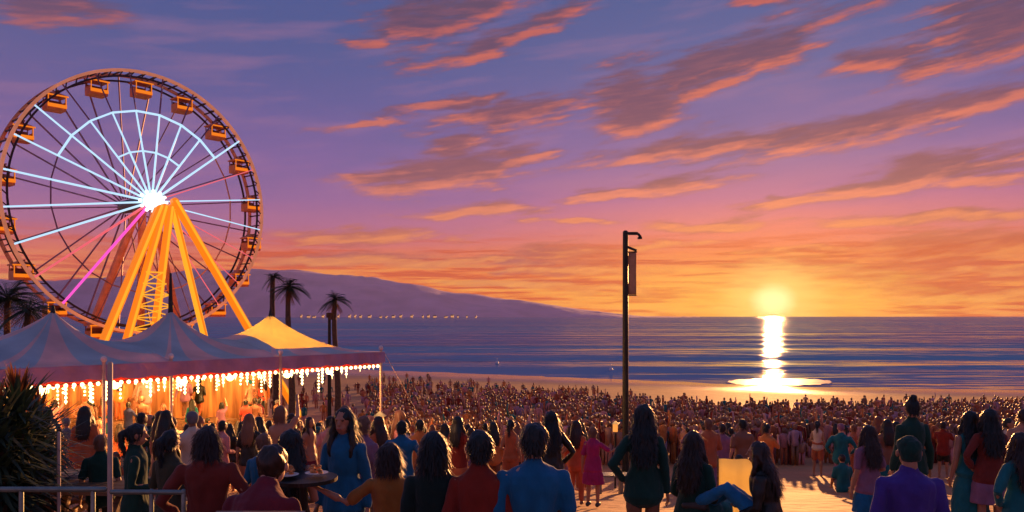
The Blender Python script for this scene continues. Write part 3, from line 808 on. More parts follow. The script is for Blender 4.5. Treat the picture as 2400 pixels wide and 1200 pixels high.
def ground_lantern(px, py, Y, lab):
    x = X(px, Y); z = Zp(py, Y); zb = gz(x, Y)
    r = empty('torch_lamp', (x, Y, zb), label=lab, cat='lantern')
    g = MB(); g.loft([(0, 0, 0), (0, 0, z - zb - .15)], [.025, .025], n=6); g.build('stake', M['metal_dark'], r)
    g = MB(); g.box((0, 0, z - zb), (.12, .12, .2)); g.build('lamp_shade', M['led_yellow'] if False else M['bulb2'], r)
    g = MB(); g.v = [(-.1, -.1, z - zb + .11), (.1, -.1, z - zb + .11), (.1, .1, z - zb + .11), (-.1, .1, z - zb + .11), (0, 0, z - zb + .2)]; g.f = [(0, 1, 4), (1, 2, 4), (2, 3, 4), (3, 0, 4), (0, 3, 2, 1)]; g.m = [0] * 5; g.build('cap', M['metal_dark'], r)
    pl = bpy.data.lights.new('torch_light', 'POINT'); pl.energy = 14; pl.color = (1, .45, .15); pl.shadow_soft_size = .15
    po = bpy.data.objects.new('torch_light', pl); COL.objects.link(po); po.parent = r; po.location = (0, 0, z - zb + .4)
M['bulb2'] = glow('amber_lamp_glass', (1, .36, .07), .5)
ground_lantern(890, 990, 14, 'glowing amber lantern on a stake beside the marquee corner pole')
ground_lantern(1442, 1003, 22, 'amber lantern on a stake just left of the tall lamp post')

# ------------------------------------------------------------------ people
SK = [skinm('tan', (.42, .2, .12)), skinm('fair', (.6, .33, .22)), skinm('brown', (.2, .09, .05)), skinm('olive', (.38, .2, .11))]
HA = {'black': hairm('black', (.006, .01, .009)), 'dark brown': hairm('dark_brown', (.025, .012, .008)), 'brown': hairm('brown', (.09, .035, .015)), 'auburn': hairm('auburn', (.2, .06, .02))}
CLO = {'dark green': (.008, .05, .04), 'black': (.012, .016, .016), 'dark red': (.22, .025, .015), 'red': (.5, .06, .04), 'black green': (.006, .022, .02), 'russet': (.17, .03, .022), 'ochre': (.3, .13, .03), 'moss': (.045, .05, .03), 'denim': (.02, .2, .42), 'blue': (.01, .13, .27), 'navy': (.02, .03, .12), 'purple': (.06, .035, .25), 'magenta': (.35, .02, .12), 'teal': (.01, .14, .16), 'maroon': (.16, .02, .035), 'brown': (.14, .035, .025), 'orange': (.6, .2, .05), 'rust': (.42, .12, .05), 'grey': (.16, .16, .18), 'cream': (.6, .48, .36), 'mauve': (.25, .12, .2), 'olive': (.1, .09, .03), 'pink': (.6, .25, .25), 'tan': (.45, .27, .15)}
def CM(c): return cloth(c.replace(' ', '_'), CLO[c])

STAND = dict(ph=.93, lean=0, legs=(((-.1, .01, .5), (-.11, -.02, .09), 0), ((.1, .01, .5), (.11, -.02, .09), 0)))
WALK = dict(ph=.92, lean=.04, legs=(((-.1, .12, .52), (-.11, .08, .1), 0), ((.1, -.02, .5), (.1, -.28, .16), 0)))
BENCH = dict(ph=.52, lean=.05, legs=(((-.13, .42, .5), (-.14, .42, .1), 0), ((.13, .42, .5), (.14, .44, .1), 0)))
FLOOR = dict(ph=.16, lean=.18, legs=(((-.16, .3, .42), (-.14, .5, .08), 0), ((.16, .3, .42), (.14, .5, .08), 0)))
ARMS = {
    'down': ((.06, -.03, -.29), (.09, .03, -.54)), 'hip': ((.17, -.06, -.25), (.05, .06, -.42)), 'front': ((.07, -.02, -.28), (-.04, .2, -.33)),
    'up': ((.08, .12, .2), (.03, .2, .45)), 'phone': ((.07, .12, -.2), (-.07, .26, .02)), 'out': ((.22, .03, -.16), (.42, .08, -.06)), 'lap': ((.06, .02, -.28), (-.03, .2, -.38)),
    'hug': ((.16, .12, -.16), (.3, .28, -.1)), 'back': ((.1, -.12, -.26), (.12, -.2, -.5)),
}
def person_shapes(pose, armL='down', armR='down', hair='short', top='tee', bottom='trousers', build=1.0, headyaw=0.0, female=False, fingers=True, hs=1.0):
    """returns dict of MBs in local coords; faces +Y"""
    ph, ln = pose['ph'], pose['lean']
    def T(x, y, z):  # torso coordinates (z above pelvis) leaned forward
        return Vector((x, y * math.cos(ln) + z * math.sin(ln), ph + z * math.cos(ln) - y * math.sin(ln)))
    sw = .185 * build if not female else .16 * build
    hw = .16 if not female else .17
    tor = [(-.06, hw * .8, .1), (.02, hw, .12), (.12, hw * .92, .11), (.2, (.125 if female else .145), .1), (.32, (.14 if female else .165), .115), (.42, (.15 if female else .18), .115), (.475, (.14 if female else .17), .1), (.52, .105, .078), (.56, .056, .058), (.63, .05, .055)]
    B = MB(); hc = T(0, .018, .7)
    B.loft([T(0, 0, z) for z, _, _ in tor], [(a * build, b * build) for _, a, b in tor], n=16)
    cy, sy_ = math.cos(headyaw), math.sin(headyaw)
    rot = Matrix(((cy, -sy_, 0), (sy_, cy, 0), (0, 0, 1)))
    def Hd(x, y, z): return hc + rot @ Vector((x * hs, y * hs, z * hs))
    B.ball(Hd(0, -.005, .02), (.077 * hs, .095 * hs, .1 * hs), 16, 12, rot=rot); B.ball(Hd(0, .022, -.045), (.058 * hs, .068 * hs, .068 * hs), 14, 10, rot=rot)
    B.loft([Hd(0, .085, .02), Hd(0, .11, -.022)], [.01, .016], n=8)
    B.loft([Hd(-.022, .088, -.062), Hd(.022, .088, -.062)], [.009, .009], n=8, side=Vector((0, 0, 1)))
    for s in (-1, 1):
        B.ball(Hd(s * .088, -.005, -.005), (.013, .022, .032), 8, 6, rot=rot)
        B.loft([Hd(s * .045, .083, .03), Hd(s * .015, .09, .032)], [.008, .009], n=6, side=Vector((0, 0, 1)))
    arms = []
    for s, an in ((-1, armL), (1, armR)):
        e, wv = ARMS[an]
        sh = T(s * sw, 0, .45); el = sh + Vector((s * e[0], e[1], e[2])); wr_ = sh + Vector((s * wv[0], wv[1], wv[2]))
        arms.append((sh, el, wr_))
        B.loft([sh, (sh + el) / 2, el, (el * .6 + wr_ * .4), wr_], [.05 * build, .046 * build, .038, .037, .025], n=10)
        hd = (wr_ - el).normalized(); sd_ = Vector((0, 1, 0)) - hd * hd.y
        sd_ = sd_.normalized() if sd_.length > .2 else Vector((1, 0, 0)); nn = hd.cross(sd_)
        pc = wr_ + hd * .05
        B.loft([wr_, pc, wr_ + hd * .09], [(.03, .018), (.042, .018), (.038, .015)], side=sd_, n=10)
        if fingers:
            for q, (o, L_) in enumerate(((-.03, .07), (-.01, .082), (.011, .076), (.031, .058))):
                a = wr_ + hd * .09 + sd_ * -o; curl = nn * (-s) * .02
                B.loft([a, a + hd * L_ * .5 + curl * .4, a + hd * L_ * .9 + curl * 1.4], [.0095, .009, .0075], n=6)
            a = wr_ + hd * .035 + sd_ * .035
            B.loft([a, a + hd * .03 + sd_ * .022, a + hd * .065 + sd_ * .03], [.012, .011, .009], n=6)
    legs = []
    for s, (kn, ank, _) in zip((-1, 1), pose['legs']):
        hp = T(s * .085, 0, -.03); kn = Vector(kn); ank = Vector(ank); legs.append((hp, kn, ank))
        B.loft([hp, (hp + kn) / 2, kn, kn * .65 + ank * .35, ank], [.085 * build, .07 * build, .053, .052, .034], n=12)
        B.loft([ank + Vector((0, -.045, -.045)), ank + Vector((0, .05, -.05)), ank + Vector((0, .13, -.062))], [(.034, .035), (.042, .035), (.036, .02)], n=10)
    out = {'body': B}
    # clothing
    C = MB(); o = .013
    zlo = -.12 if top in ('tee', 'long', 'hoodie') else (-.02 if top == 'tank' else -.1)
    tt = [(zlo, hw * 1.06 + o, .138 + o)] + [t for t in tor if .02 <= t[0] < .5]
    C.loft([T(0, 0, t[0]) for t in tt] + [T(0, -.002, .53), T(0, -.004, .56)], [((t[1] + o + (.008 if t[0] > .44 or t[0] < .1 else 0)) * build, (t[2] + o) * build) for t in tt] + [(.108 * build, .092), (.075, .075)], n=18)
    if top == 'hoodie': C.loft([T(-.07, -.06, .52), T(0, -.1, .50), T(.07, -.06, .52)], [.045, .055, .045], n=10)
    for sh, el, wr_ in arms:
        if top == 'tank': continue
        if top == 'tee': C.loft([sh, sh * .45 + el * .55, sh * .2 + el * .8], [.057 * build, .056 * build, .058 * build], n=12)
        else: C.loft([sh, (sh + el) / 2, el, (el + wr_) / 2, wr_ * .95 + el * .05], [.06 * build, .057 * build, .05, .048, .038], n=12)
    out['top'] = C
    D = MB(); (h1, k1, a1), (h2, k2, a2) = legs
    if bottom == 'trousers':
        D.loft([T(0, 0, .13), T(0, 0, .02), T(0, 0, -.05)], [(hw * .95, .115), (hw * .98, .12), (hw * .95, .115)], n=16)
        for h_, k_, a_ in legs: D.loft([h_, (h_ + k_) / 2, k_, (k_ + a_) / 2, a_ + (k_ - a_) * .08], [.1, .086, .07, .064, .058], n=12)
    elif bottom == 'shorts':
        D.loft([T(0, 0, .13), T(0, 0, .02), T(0, 0, -.05)], [(hw * .95, .115), (hw * .98, .12), (hw * .95, .115)], n=16)
        for h_, k_, a_ in legs: D.loft([h_, (h_ + k_) / 2, h_ * .15 + k_ * .85], [.1, .095, .09], n=12)
    else:  # skirt
        km = (k1 + k2) / 2; am = (a1 + a2) / 2
        end = km if bottom == 'skirt' else am * .8 + km * .2
        D.loft([T(0, 0, .08), T(0, 0, .0), (T(0, 0, 0) + km) / 2, km, end], [(hw * .8, .09), (hw * .98, .115), (hw * 1.3, .17), (hw * 1.5, .19), (hw * 1.65, .2)], n=18)
    out['bottom'] = D
    Hr = MB()
    Hr.ball(Hd(0, -.018, .032), (.088 * hs, .1 * hs, .1 * hs), 16, 12, rot=rot)
    if hair == 'short': Hr.ball(Hd(0, -.04, -.02), (.08, .07, .07), 12, 8, rot=rot)
    elif hair == 'bun': Hr.ball(Hd(0, -.05, -.01), (.078, .06, .07), 12, 8, rot=rot); Hr.ball(Hd(0, -.05, .145), (.045, .045, .042), 12, 8)
    elif hair == 'tail':
        Hr.ball(Hd(0, -.04, -.01), (.08, .07, .07), 12, 8, rot=rot); Hr.loft([Hd(0, -.1, .06), Hd(0, -.16, .03), Hd(0, -.16, -.1), Hd(0, -.12, -.24)], [.028, .036, .034, .014], n=10)
    elif hair == 'bob': Hr.loft([Hd(0, -.03, .05), Hd(0, -.04, -.04), Hd(0, -.035, -.12)], [(.095, .085), (.108, .085), (.1, .07)], n=16)
    elif hair == 'long':
        Hr.loft([Hd(0, -.03, .05), Hd(0, -.045, -.05), T(0, -.09, .52), T(0, -.12, .38), T(0, -.13, .26)], [(.095, .085), (.11, .075), (.13, .055), (.13, .04), (.09, .025)], n=18)
        for s in (-1, 1): Hr.loft([Hd(s * .08, .0, .03), Hd(s * .095, .01, -.08), T(s * .11, .06, .5), T(s * .1, .08, .38)], [.026, .034, .035, .02], n=8)
    elif hair == 'cap':
        Hr.ball(Hd(0, -.035, -.02), (.08, .07, .06), 12, 8, rot=rot)
        Hr.ball(Hd(0, -.01, .045), (.096, .11, .088), 16, 12, rot=rot); Hr.loft([Hd(-.05, .1, .045), Hd(.05, .1, .045)], [(.04, .014), (.04, .014)], side=Vector((0, 1, 0)), n=8)
    elif hair == 'bald': Hr = MB(); Hr.ball(Hd(0, -.06, -.03), (.07, .05, .045), 12, 8, rot=rot)
    out['hair'] = Hr
    out['eyes'] = [Hd(s * .031, .082, .018) for s in (-1, 1)]
    out['mouth'] = (Hd(-.02, .097, -.06), Hd(.02, .097, -.06))
    out['arms'] = arms; out['soles'] = [l[2] + Vector((0, .03, -.02)) for l in legs]
    out['top_z'] = (hc.z + .13 * hs) if hair != 'bun' else hc.z + .18
    return out
EYE = mat('eye_glossy', (.02, .015, .01), .15, .1); LIP = mat('lip_skin', (.35, .1, .08), .5, .1); SHOE = mat('dark_shoe', (.05, .045, .045), .6, .3)
PART = {'top': {'tee': 'shirt', 'long': 'shirt', 'hoodie': 'hoodie', 'tank': 'vest'}, 'bottom': {'trousers': 'trousers', 'shorts': 'shorts', 'skirt': 'skirt', 'dress': 'skirt'}}
def wrinkle(me, amp, sc_, seed):
    vs = me.vertices; no = [v.normal.copy() for v in vs]
    for v, n_ in zip(vs, no):
        p = v.co; q = noise.noise(Vector((p.x * sc_ + seed, p.y * sc_, p.z * sc_ * .7))) + .5 * noise.noise(Vector((p.x * sc_ * 2.3, p.y * sc_ * 2.3 + seed, p.z * sc_ * 1.4)))
        v.co = p + n_ * q * amp
def strands(me, n, ln, seed):
    """a hair mesh with loose strands added over its surface"""
    random.seed(seed); V_ = [v.co.copy() for v in me.vertices]; N_ = [v.normal.copy() for v in me.vertices]
    vs = [tuple(v) for v in V_]; fs = [tuple(p.vertices) for p in me.polygons]
    for _ in range(n):
        i_ = random.randrange(len(V_)); p = V_[i_]; nn = N_[i_]
        if p.y > .045: continue
        d = (Vector((random.gauss(0, .25), random.gauss(0, .25), -1)) + nn * random.uniform(.15, .7)).normalized()
        sd_ = d.cross(nn); sd_ = sd_.normalized() if sd_.length > .05 else Vector((1, 0, 0))
        L_ = ln * random.uniform(.5, 1.3); w_ = random.uniform(.0018, .004); o_ = len(vs); q = p - nn * .002
        vs += [tuple(q - sd_ * w_), tuple(q + sd_ * w_), tuple(q + d * L_ * .55 + sd_ * w_ * .8 + nn * .003), tuple(q + d * L_ * .55 - sd_ * w_ * .8 + nn * .003), tuple(q + d * L_ - nn * .002)]
        fs += [(o_, o_ + 1, o_ + 2, o_ + 3), (o_ + 3, o_ + 2, o_ + 4)]
    m2 = bpy.data.meshes.new('hair'); m2.from_pydata(vs, [], fs)
    for m in me.materials: m2.materials.append(m)
    m2.polygons.foreach_set('use_smooth', [True] * len(fs)); m2.update(); bpy.data.meshes.remove(me)
    return m2
def place_person(px, heady, Y, face, label, pose=STAND, skin=0, hcol='black', tcol='black', bcol='black', vox=.011, zbase=None, group=None, lock=None, **kw):
    """face: degrees, 0 = away from camera, 90 = to the left, -90 = right, 180 = to the camera"""
    sh = person_shapes(pose, **kw); x = X(px, Y); zb = gz(x, Y) if zbase is None else zbase
    s = lock or (Zp(heady, Y) - zb) / sh['top_z']
    print('person', label[:30], 'scale %.2f' % s)
    me = remesh(sh['body'], vox * .8, 2, 'person', [SK[skin]])
    o = bpy.data.objects.new('person', me); COL.objects.link(o); o.location = (x, Y, zb); o.rotation_euler.z = R(face); o.scale = (s, s, s)
    tag(o, label, 'person', group)
    for key, m in (('top', CM(tcol)), ('bottom', CM(bcol)), ('hair', HA.get(hcol) or CM(hcol))):
        if not sh[key].v: continue
        me = remesh(sh[key], vox, 2, key, [m])
        wrinkle(me, .013 if key != 'hair' else .012, 9 if key != 'hair' else 19, px * .1)
        if key == 'hair' and kw.get('hair') != 'cap': me = strands(me, 1500 if kw.get('hair') in ('short', 'tail', 'bun') else 2600, .05 if kw.get('hair') in ('short', 'tail', 'bun') else .09, px)
        nm = 'hair' if key == 'hair' else PART[key][kw.get(key, 'tee' if key == 'top' else 'trousers')]
        if key == 'hair' and kw.get('hair') == 'cap': nm = 'cap'
        c = bpy.data.objects.new(nm, me); COL.objects.link(c); c.parent = o
    for e in sh['eyes']:
        g = MB(); g.ball(e, (.013, .01, .008), 8, 6); g.build('eye', EYE, o, True)
    g = MB(); a, b = sh['mouth']; g.loft([a, b], [.006, .006], side=Vector((0, 0, 1)), n=6); g.build('lips', LIP, o, True)
    for p in sh['soles']:
        g = MB(); g.loft([p + Vector((0, -.09, -.02)), p + Vector((0, .02, -.02)), p + Vector((0, .12, -.03))], [(.045, .05), (.052, .048), (.044, .032)], n=12); g.build('shoe', SHOE, o, True)
    return o, sh
PP = place_person
RIM = 'brown'
PP(318, 993, 8.0, -70, 'person with a dark bun and dark green shirt turned to the right by the railing', armL='front', armR='front', hair='tail', hcol='black', tcol='dark green', bcol='black', top='long', lock=None, female=True)
PP(398, 1008, 7.6, -25, 'ponytailed person in brown shirt with arms forward behind the railing', armL='front', armR='front', hair='tail', hcol='black', tcol='moss', bcol='black', top='tee', female=True)
PP(486, 998, 6.7, 8, 'person with messy brown hair in rusty brown hooded top', armL='hip', armR='hip', hair='bob', hcol='dark brown', tcol='russet', bcol='black', top='hoodie', build=1.05)
PP(575, 1062, 5.7, -10, 'crouching person in maroon top next to the rusty brown hooded top', pose=dict(ph=.62, lean=.5, legs=(((-.14, .38, .5), (-.12, .1, .1), 0), ((.14, .38, .5), (.12, .1, .1), 0))), armL='front', armR='front', hair='short', hcol='dark brown', tcol='maroon', bcol='navy', top='long', skin=1, build=1.0, hs=1.05)
PP(618, 1015, 8.3, -20, 'person in bright blue shirt behind the maroon top', armL='down', armR='front', hair='short', hcol='brown', tcol='blue', bcol='teal', top='tee')
PP(680, 1006, 7.0, 5, 'person with very long dark hair at the snack table in a black dress', armL='down', armR='front', hair='long', hcol='black', tcol='black', bcol='dark green', top='tank', bottom='dress', female=True)
PP(806, 955, 7.6, 168, 'long haired person in blue shirt and purple skirt facing the camera', armL='down', armR='down', hair='long', hcol='black', tcol='blue', bcol='teal', top='long', bottom='dress', female=True, skin=0)
PP(912, 1036, 6.6, 12, 'person with dark olive bob raising the left elbow, in an ochre top', armL='out', armR='hip', hair='bob', hcol='dark brown', tcol='ochre', bcol='teal', top='tee', female=True)
PP(942, 985, 11.5, -5, 'person in bright blue cape-like shirt with elbows wide, behind the olive bob', armL='hip', armR='hip', hair='short', hcol='black', tcol='blue', bcol='olive', top='long', build=1.1)
PP(1016, 1010, 6.1, 3, 'person in near-black green between the olive bob and the dark red shirt', armL='down', armR='down', hair='bob', hcol='black', tcol='black green', bcol='black', top='long', build=1.0, hs=1.08, female=True)
PP(1125, 1008, 6.0, -4, 'man-sized person in dark red shirt left of the blue shirt', armL='down', armR='down', hair='short', hcol='black', tcol='dark red', bcol='black', top='tee', build=.98, hs=1.1, skin=0)
PP(1250, 990, 6.0, 4, 'broad person in blue T-shirt, largest back in the middle', armL='down', armR='down', hair='short', hcol='black', tcol='blue', bcol='navy', top='tee', build=1.12, hs=1.12, skin=1, headyaw=.15)
PP(1292, 963, 11.5, 6, 'long haired person in black behind the broad blue T-shirt', armL='down', armR='hip', hair='long', hcol='black', tcol='black', bcol='black', top='long', female=True)
PP(1390, 1000, 15.0, -20, 'person in magenta dress standing left of the sandy gap', armL='down', armR='out', hair='short', hcol='brown', tcol='magenta', bcol='magenta', top='tee', bottom='skirt', female=True)
PP(1508, 947, 8.3, -3, 'tall long haired person in dark green top right of the lamp post', armL='hip', armR='down', hair='long', hcol='black', tcol='dark green', bcol='brown', top='long', bottom='trousers', female=True)
# two friends on a bench
PP(1622, 1010, 8.75, -38, 'long haired person in teal dress on the bench, left of the pair', pose=BENCH, armL='lap', armR='lap', hair='long', hcol='dark brown', tcol='dark green', bcol='teal', top='long', bottom='dress', female=True, skin=1)
PP(1802, 1036, 8.4, 64, 'long haired person in black jacket and blue jeans on the bench, right of the pair', pose=dict(ph=.52, lean=.14, legs=(((-.12, .42, .84), (-.1, .72, .66), 0), ((.13, .4, .78), (.14, .68, .58), 0))), armL='lap', armR='front', hair='long', hcol='dark brown', tcol='black', bcol='denim', top='long', bottom='trousers', female=True, build=1.12)
PP(2132, 1022, 6.2, -6, 'broad person in purple shirt and dark cap near the lower right', armL='down', armR='down', hair='cap', hcol='dark green', tcol='purple', bcol='navy', top='tee', build=1.1, hs=1.05, skin=0)
PP(2138, 925, 10.5, 4, 'tall person with black topknot and dark green coat behind the dark cap', armL='down', armR='down', hair='bun', hcol='black', tcol='dark green', bcol='black', top='long', female=True)
PP(2036, 995, 9.6, 14, 'person with long dark hair and navy shorts left of the purple shirt', armL='down', armR='front', hair='long', hcol='dark brown', tcol='mauve', bcol='blue', top='tee', bottom='skirt', female=True)
PP(2274, 962, 10.2, 3, 'person with long black hair in teal dress, left of the two on the right', armL='down', armR='down', hair='long', hcol='black', tcol='teal', bcol='teal', top='tank', bottom='dress', female=True)
PP(2320, 958, 10.0, -4, 'person with long black hair, dark brown jacket and mauve skirt', armL='hip', armR='down', hair='long', hcol='black', tcol='russet', bcol='mauve', top='long', bottom='skirt', female=True)
PP(2392, 1012, 7.6, 10, 'person in teal blue coat cut by the right edge', armL='hip', armR='down', hair='long', hcol='dark brown', tcol='teal', bcol='teal', top='long', bottom='dress', female=True)
PP(236, 1018, 9.0, 15, 'person in dark green vest behind the slim tent pole', armL='down', armR='down', hair='short', hcol='brown', tcol='dark green', bcol='black', top='tee')
PP(852, 975, 9.2, -30, 'person in mauve top just right of the person facing the camera', armL='down', armR='front', hair='short', hcol='brown', tcol='mauve', bcol='brown', top='tee', skin=1)

# ---- middle crowd: prototypes with parts, then copies
random.seed(42)
PROT = []
specs = [(STAND, 'down', 'down', 'short', 'tee', 'trousers', 1.05, False), (STAND, 'down', 'hip', 'long', 'tee', 'skirt', .95, True), (STAND, 'phone', 'phone', 'short', 'tee', 'shorts', 1.05, False),
         (STAND, 'front', 'down', 'tail', 'tank', 'shorts', .92, True), (WALK, 'back', 'front', 'short', 'long', 'trousers', 1.05, False), (STAND, 'down', 'up', 'bob', 'tee', 'dress', .95, True),
         (FLOOR, 'lap', 'lap', 'short', 'tee', 'shorts', 1.05, False), (STAND, 'hip', 'hip', 'cap', 'hoodie', 'trousers', 1.1, False), (STAND, 'down', 'down', 'long', 'long', 'trousers', .95, True)]
for (po_, aL, aR, hr, tp, bt, bd, fe) in specs:
    sh = person_shapes(po_, aL, aR, hr, tp, bt, bd, random.uniform(-.4, .4), fe, fingers=False)
    d = {k: remesh(sh[k], .026 if k != 'body' else .022, 2, k, [SK[0]]) for k in ('body', 'top', 'bottom', 'hair')}
    if hr != 'cap': d['hair'] = strands(d['hair'], 700, .07, 31 + len(PROT))
    for k_ in ('top', 'bottom'): wrinkle(d[k_], .01, 9, len(PROT))
    d['names'] = (PART['top'][tp], PART['bottom'][bt], 'cap' if hr == 'cap' else 'hair'); d['h'] = sh['top_z']; d['desc'] = (hr, tp, bt); d['sit'] = po_ is FLOOR
    # a light single-mesh version for the far crowd
    g = MB(); sh2 = sh
    lo = {}
    for mi, k in enumerate(('body', 'top', 'bottom', 'hair')):
        me = remesh(sh[k], .05, 1, 'lo', [SK[0]])
        g.add([v.co for v in me.vertices], [tuple(p.vertices) for p in me.polygons], mi); bpy.data.meshes.remove(me)
    d['far'] = g
    PROT.append(d)
def inpoly(x, y, poly):
    c = False; n = len(poly)
    for i in range(n):
        x1, y1 = poly[i]; x2, y2 = poly[i - 1]
        if (y1 > y) != (y2 > y) and x < (x2 - x1) * (y - y1) / (y2 - y1) + x1: c = not c
    return c
CLEAR = [[(1806, 1072), (1880, 1092), (1992, 1170), (2020, 1400), (1850, 1400), (1840, 1200), (1815, 1110)],
         [(1335, 1230), (1420, 1110), (1475, 1088), (1580, 1088), (1620, 1200), (1620, 1400), (1300, 1400)],
         [(2200, 1120), (2262, 1120), (2275, 1400), (2190, 1400)]]
used = []
def free(x, y, r):
    return all((x - a) ** 2 + (y - b) ** 2 > (r + c) ** 2 * .8 for a, b, c in used)
for o in bpy.data.objects:
    if o.name.startswith('person') and o.parent is None: used.append((o.location.x, o.location.y, .35))
TOPC = ['dark red', 'rust', 'brown', 'orange', 'teal', 'navy', 'mauve', 'grey', 'pink', 'tan', 'maroon', 'black', 'dark green', 'red', 'cream', 'blue']
TOPW = [4, 8, 7, 6, 3, 2, 5, 3, 5, 7, 3, 3, 3, 3, 3, 1]
BOTC = ['black', 'brown', 'navy', 'maroon', 'teal', 'rust', 'grey', 'mauve', 'tan', 'rust']
HCW = ['black', 'dark brown', 'brown', 'auburn']
recs = []
def zone(px, Y):
    far = 'front rows' if Y < 20 else ('middle rows' if Y < 36 else 'back rows')
    if px < 900: a = 'under the marquee' if Y > 20 else 'before the marquee'
    elif px < 1200: a = 'right of the marquee'
    elif px < 1466: a = 'just left of the lamp post'
    elif px < 1740: a = 'just right of the lamp post'
    elif px < 1960: a = 'below the sun glitter'
    elif px < 2160: a = 'left of the topknot'
    else: a = 'near the right edge'
    return a, far
def spawn(nmax, ymin, ymax, near, intent=False):
    tries = 0; c = 0
    while c < nmax and tries < 60000:
        tries += 1
        Y = ymin + (ymax - ymin) * random.random() ** .66
        px = random.uniform(60, 2420) if random.random() < .9 else random.uniform(120, 900)
        if intent:
            ti = random.randrange(5); s_ = random.uniform(-4.8, TL - .9); q_ = TP(s_, random.uniform(.4, 4) if ti == 0 else random.uniform(TIERS[ti % 2][0] + .2, TIERS[ti % 2][1] - .3), 0); Y = q_.y; px = 1200 + q_.x / Y * F
        x = X(px, Y); z = gz(x, Y) if not (intent and ti) else tier_z(s_, TIERS[ti % 2][2]) + .01; fy = 740 + (H - z) * F / Y
        if any(inpoly(px, fy, p) for p in CLEAR): continue
        pi = random.choice([0, 1, 2, 3, 4, 5, 7, 8] + ([6, 6] if near else [])) if random.random() < .8 else random.choice([0, 1, 8])
        d = PROT[pi]; s = random.uniform(.9, 1.06); hy = 740 + (H - z - d['h'] * s) * F / Y
        # keep clear of the waving figures' view of the main subjects
        if not intent:
            rel = Vector((x, Y, 0)) - TS; w_in = rel.dot(tn); s_in = rel.dot(td)
            if -5.2 < s_in < TL + .2 and 4.1 < w_in < 7.6: continue
        if Y < 18 and hy < 948: continue
        if near and Y < 14 and any(abs(px - q) < wq for q, wq in ((1122, 80), (1242, 100), (1023, 70), (1720, 130), (2132, 80))): continue
        if not free(x, Y, .27 if not intent else .2): continue
        used.append((x, Y, .27)); c += 1
        tcn = random.choices(TOPC, TOPW)[0]; bcn = random.choice(BOTC); hcn = random.choices(HCW, [6, 5, 2, 1])[0]
        recs.append(dict(px=px, Y=Y, x=x, z=z, s=s, pi=pi, t=tcn, b=bcn, h=hcn, near=near, sk=random.randrange(4), rz=random.gauss(0, 35) if random.random() < .8 else random.uniform(-180, 180)))
spawn(66, 20, 34, True, True)
spawn(160, 10.5, 27, True)
spawn(50, 24, 35, False)
# labels that single each one out
HD = {'short': 'short', 'long': 'long', 'tail': 'ponytail', 'bob': 'bobbed', 'cap': 'capped'}
GN = {'trousers': 'trousers', 'shorts': 'shorts', 'skirt': 'skirt', 'dress': 'long skirt'}
ORD = ['leftmost', 'second from left', 'third', 'fourth', 'fifth', 'sixth', 'seventh', 'eighth', 'ninth', 'tenth']
byk = {}
for r_ in recs:
    a, b = zone(r_['px'], r_['Y']); hr, tp, bt = PROT[r_['pi']]['desc']
    base_ = ('person in %s top, %s %s' % (r_['t'], r_['b'], GN[bt]), a, b)
    byk.setdefault(base_, []).append(r_)
for k_, L_ in byk.items():
    L_.sort(key=lambda q: q['px'])
    for i_, q in enumerate(L_):
        q['label'] = ('%s %s, %s' % k_) if len(L_) == 1 else ('%s %s, %s, %s' % (*k_, ORD[i_] if i_ < 10 else 'last'))
farcache = {}
for q in recs:
    d = PROT[q['pi']]
    if q['near']:
        o = bpy.data.objects.new('person', d['body']); COL.objects.link(o)
        o.material_slots[0].link = 'OBJECT'; o.material_slots[0].material = SK[q['sk']]
        for key, nm, m in (('top', d['names'][0], CM(q['t'])), ('bottom', d['names'][1], CM(q['b'])), ('hair', d['names'][2], HA[q['h']] if d['names'][2] == 'hair' else CM(q['b']))):
            c = bpy.data.objects.new(nm, d[key]); COL.objects.link(c); c.parent = o
            c.material_slots[0].link = 'OBJECT'; c.material_slots[0].material = m
    else:
        if q['pi'] not in farcache: farcache[q['pi']] = d['far'].mesh('person', [SK[0]] * 4, True)
        o = bpy.data.objects.new('person', farcache[q['pi']]); COL.objects.link(o)
        for i_, m in enumerate((SK[q['sk']], CM(q['t']), CM(q['b']), HA[q['h']])):
            o.material_slots[i_].link = 'OBJECT'; o.material_slots[i_].material = m
    o.location = (q['x'], q['Y'], q['z'] - .01); o.rotation_euler.z = R(q['rz']); o.scale = (q['s'],) * 3
    tag(o, ' '.join(q['label'].replace('under the marquee', 'under marquee').split()[:16]), 'person', 'people of the beach crowd')

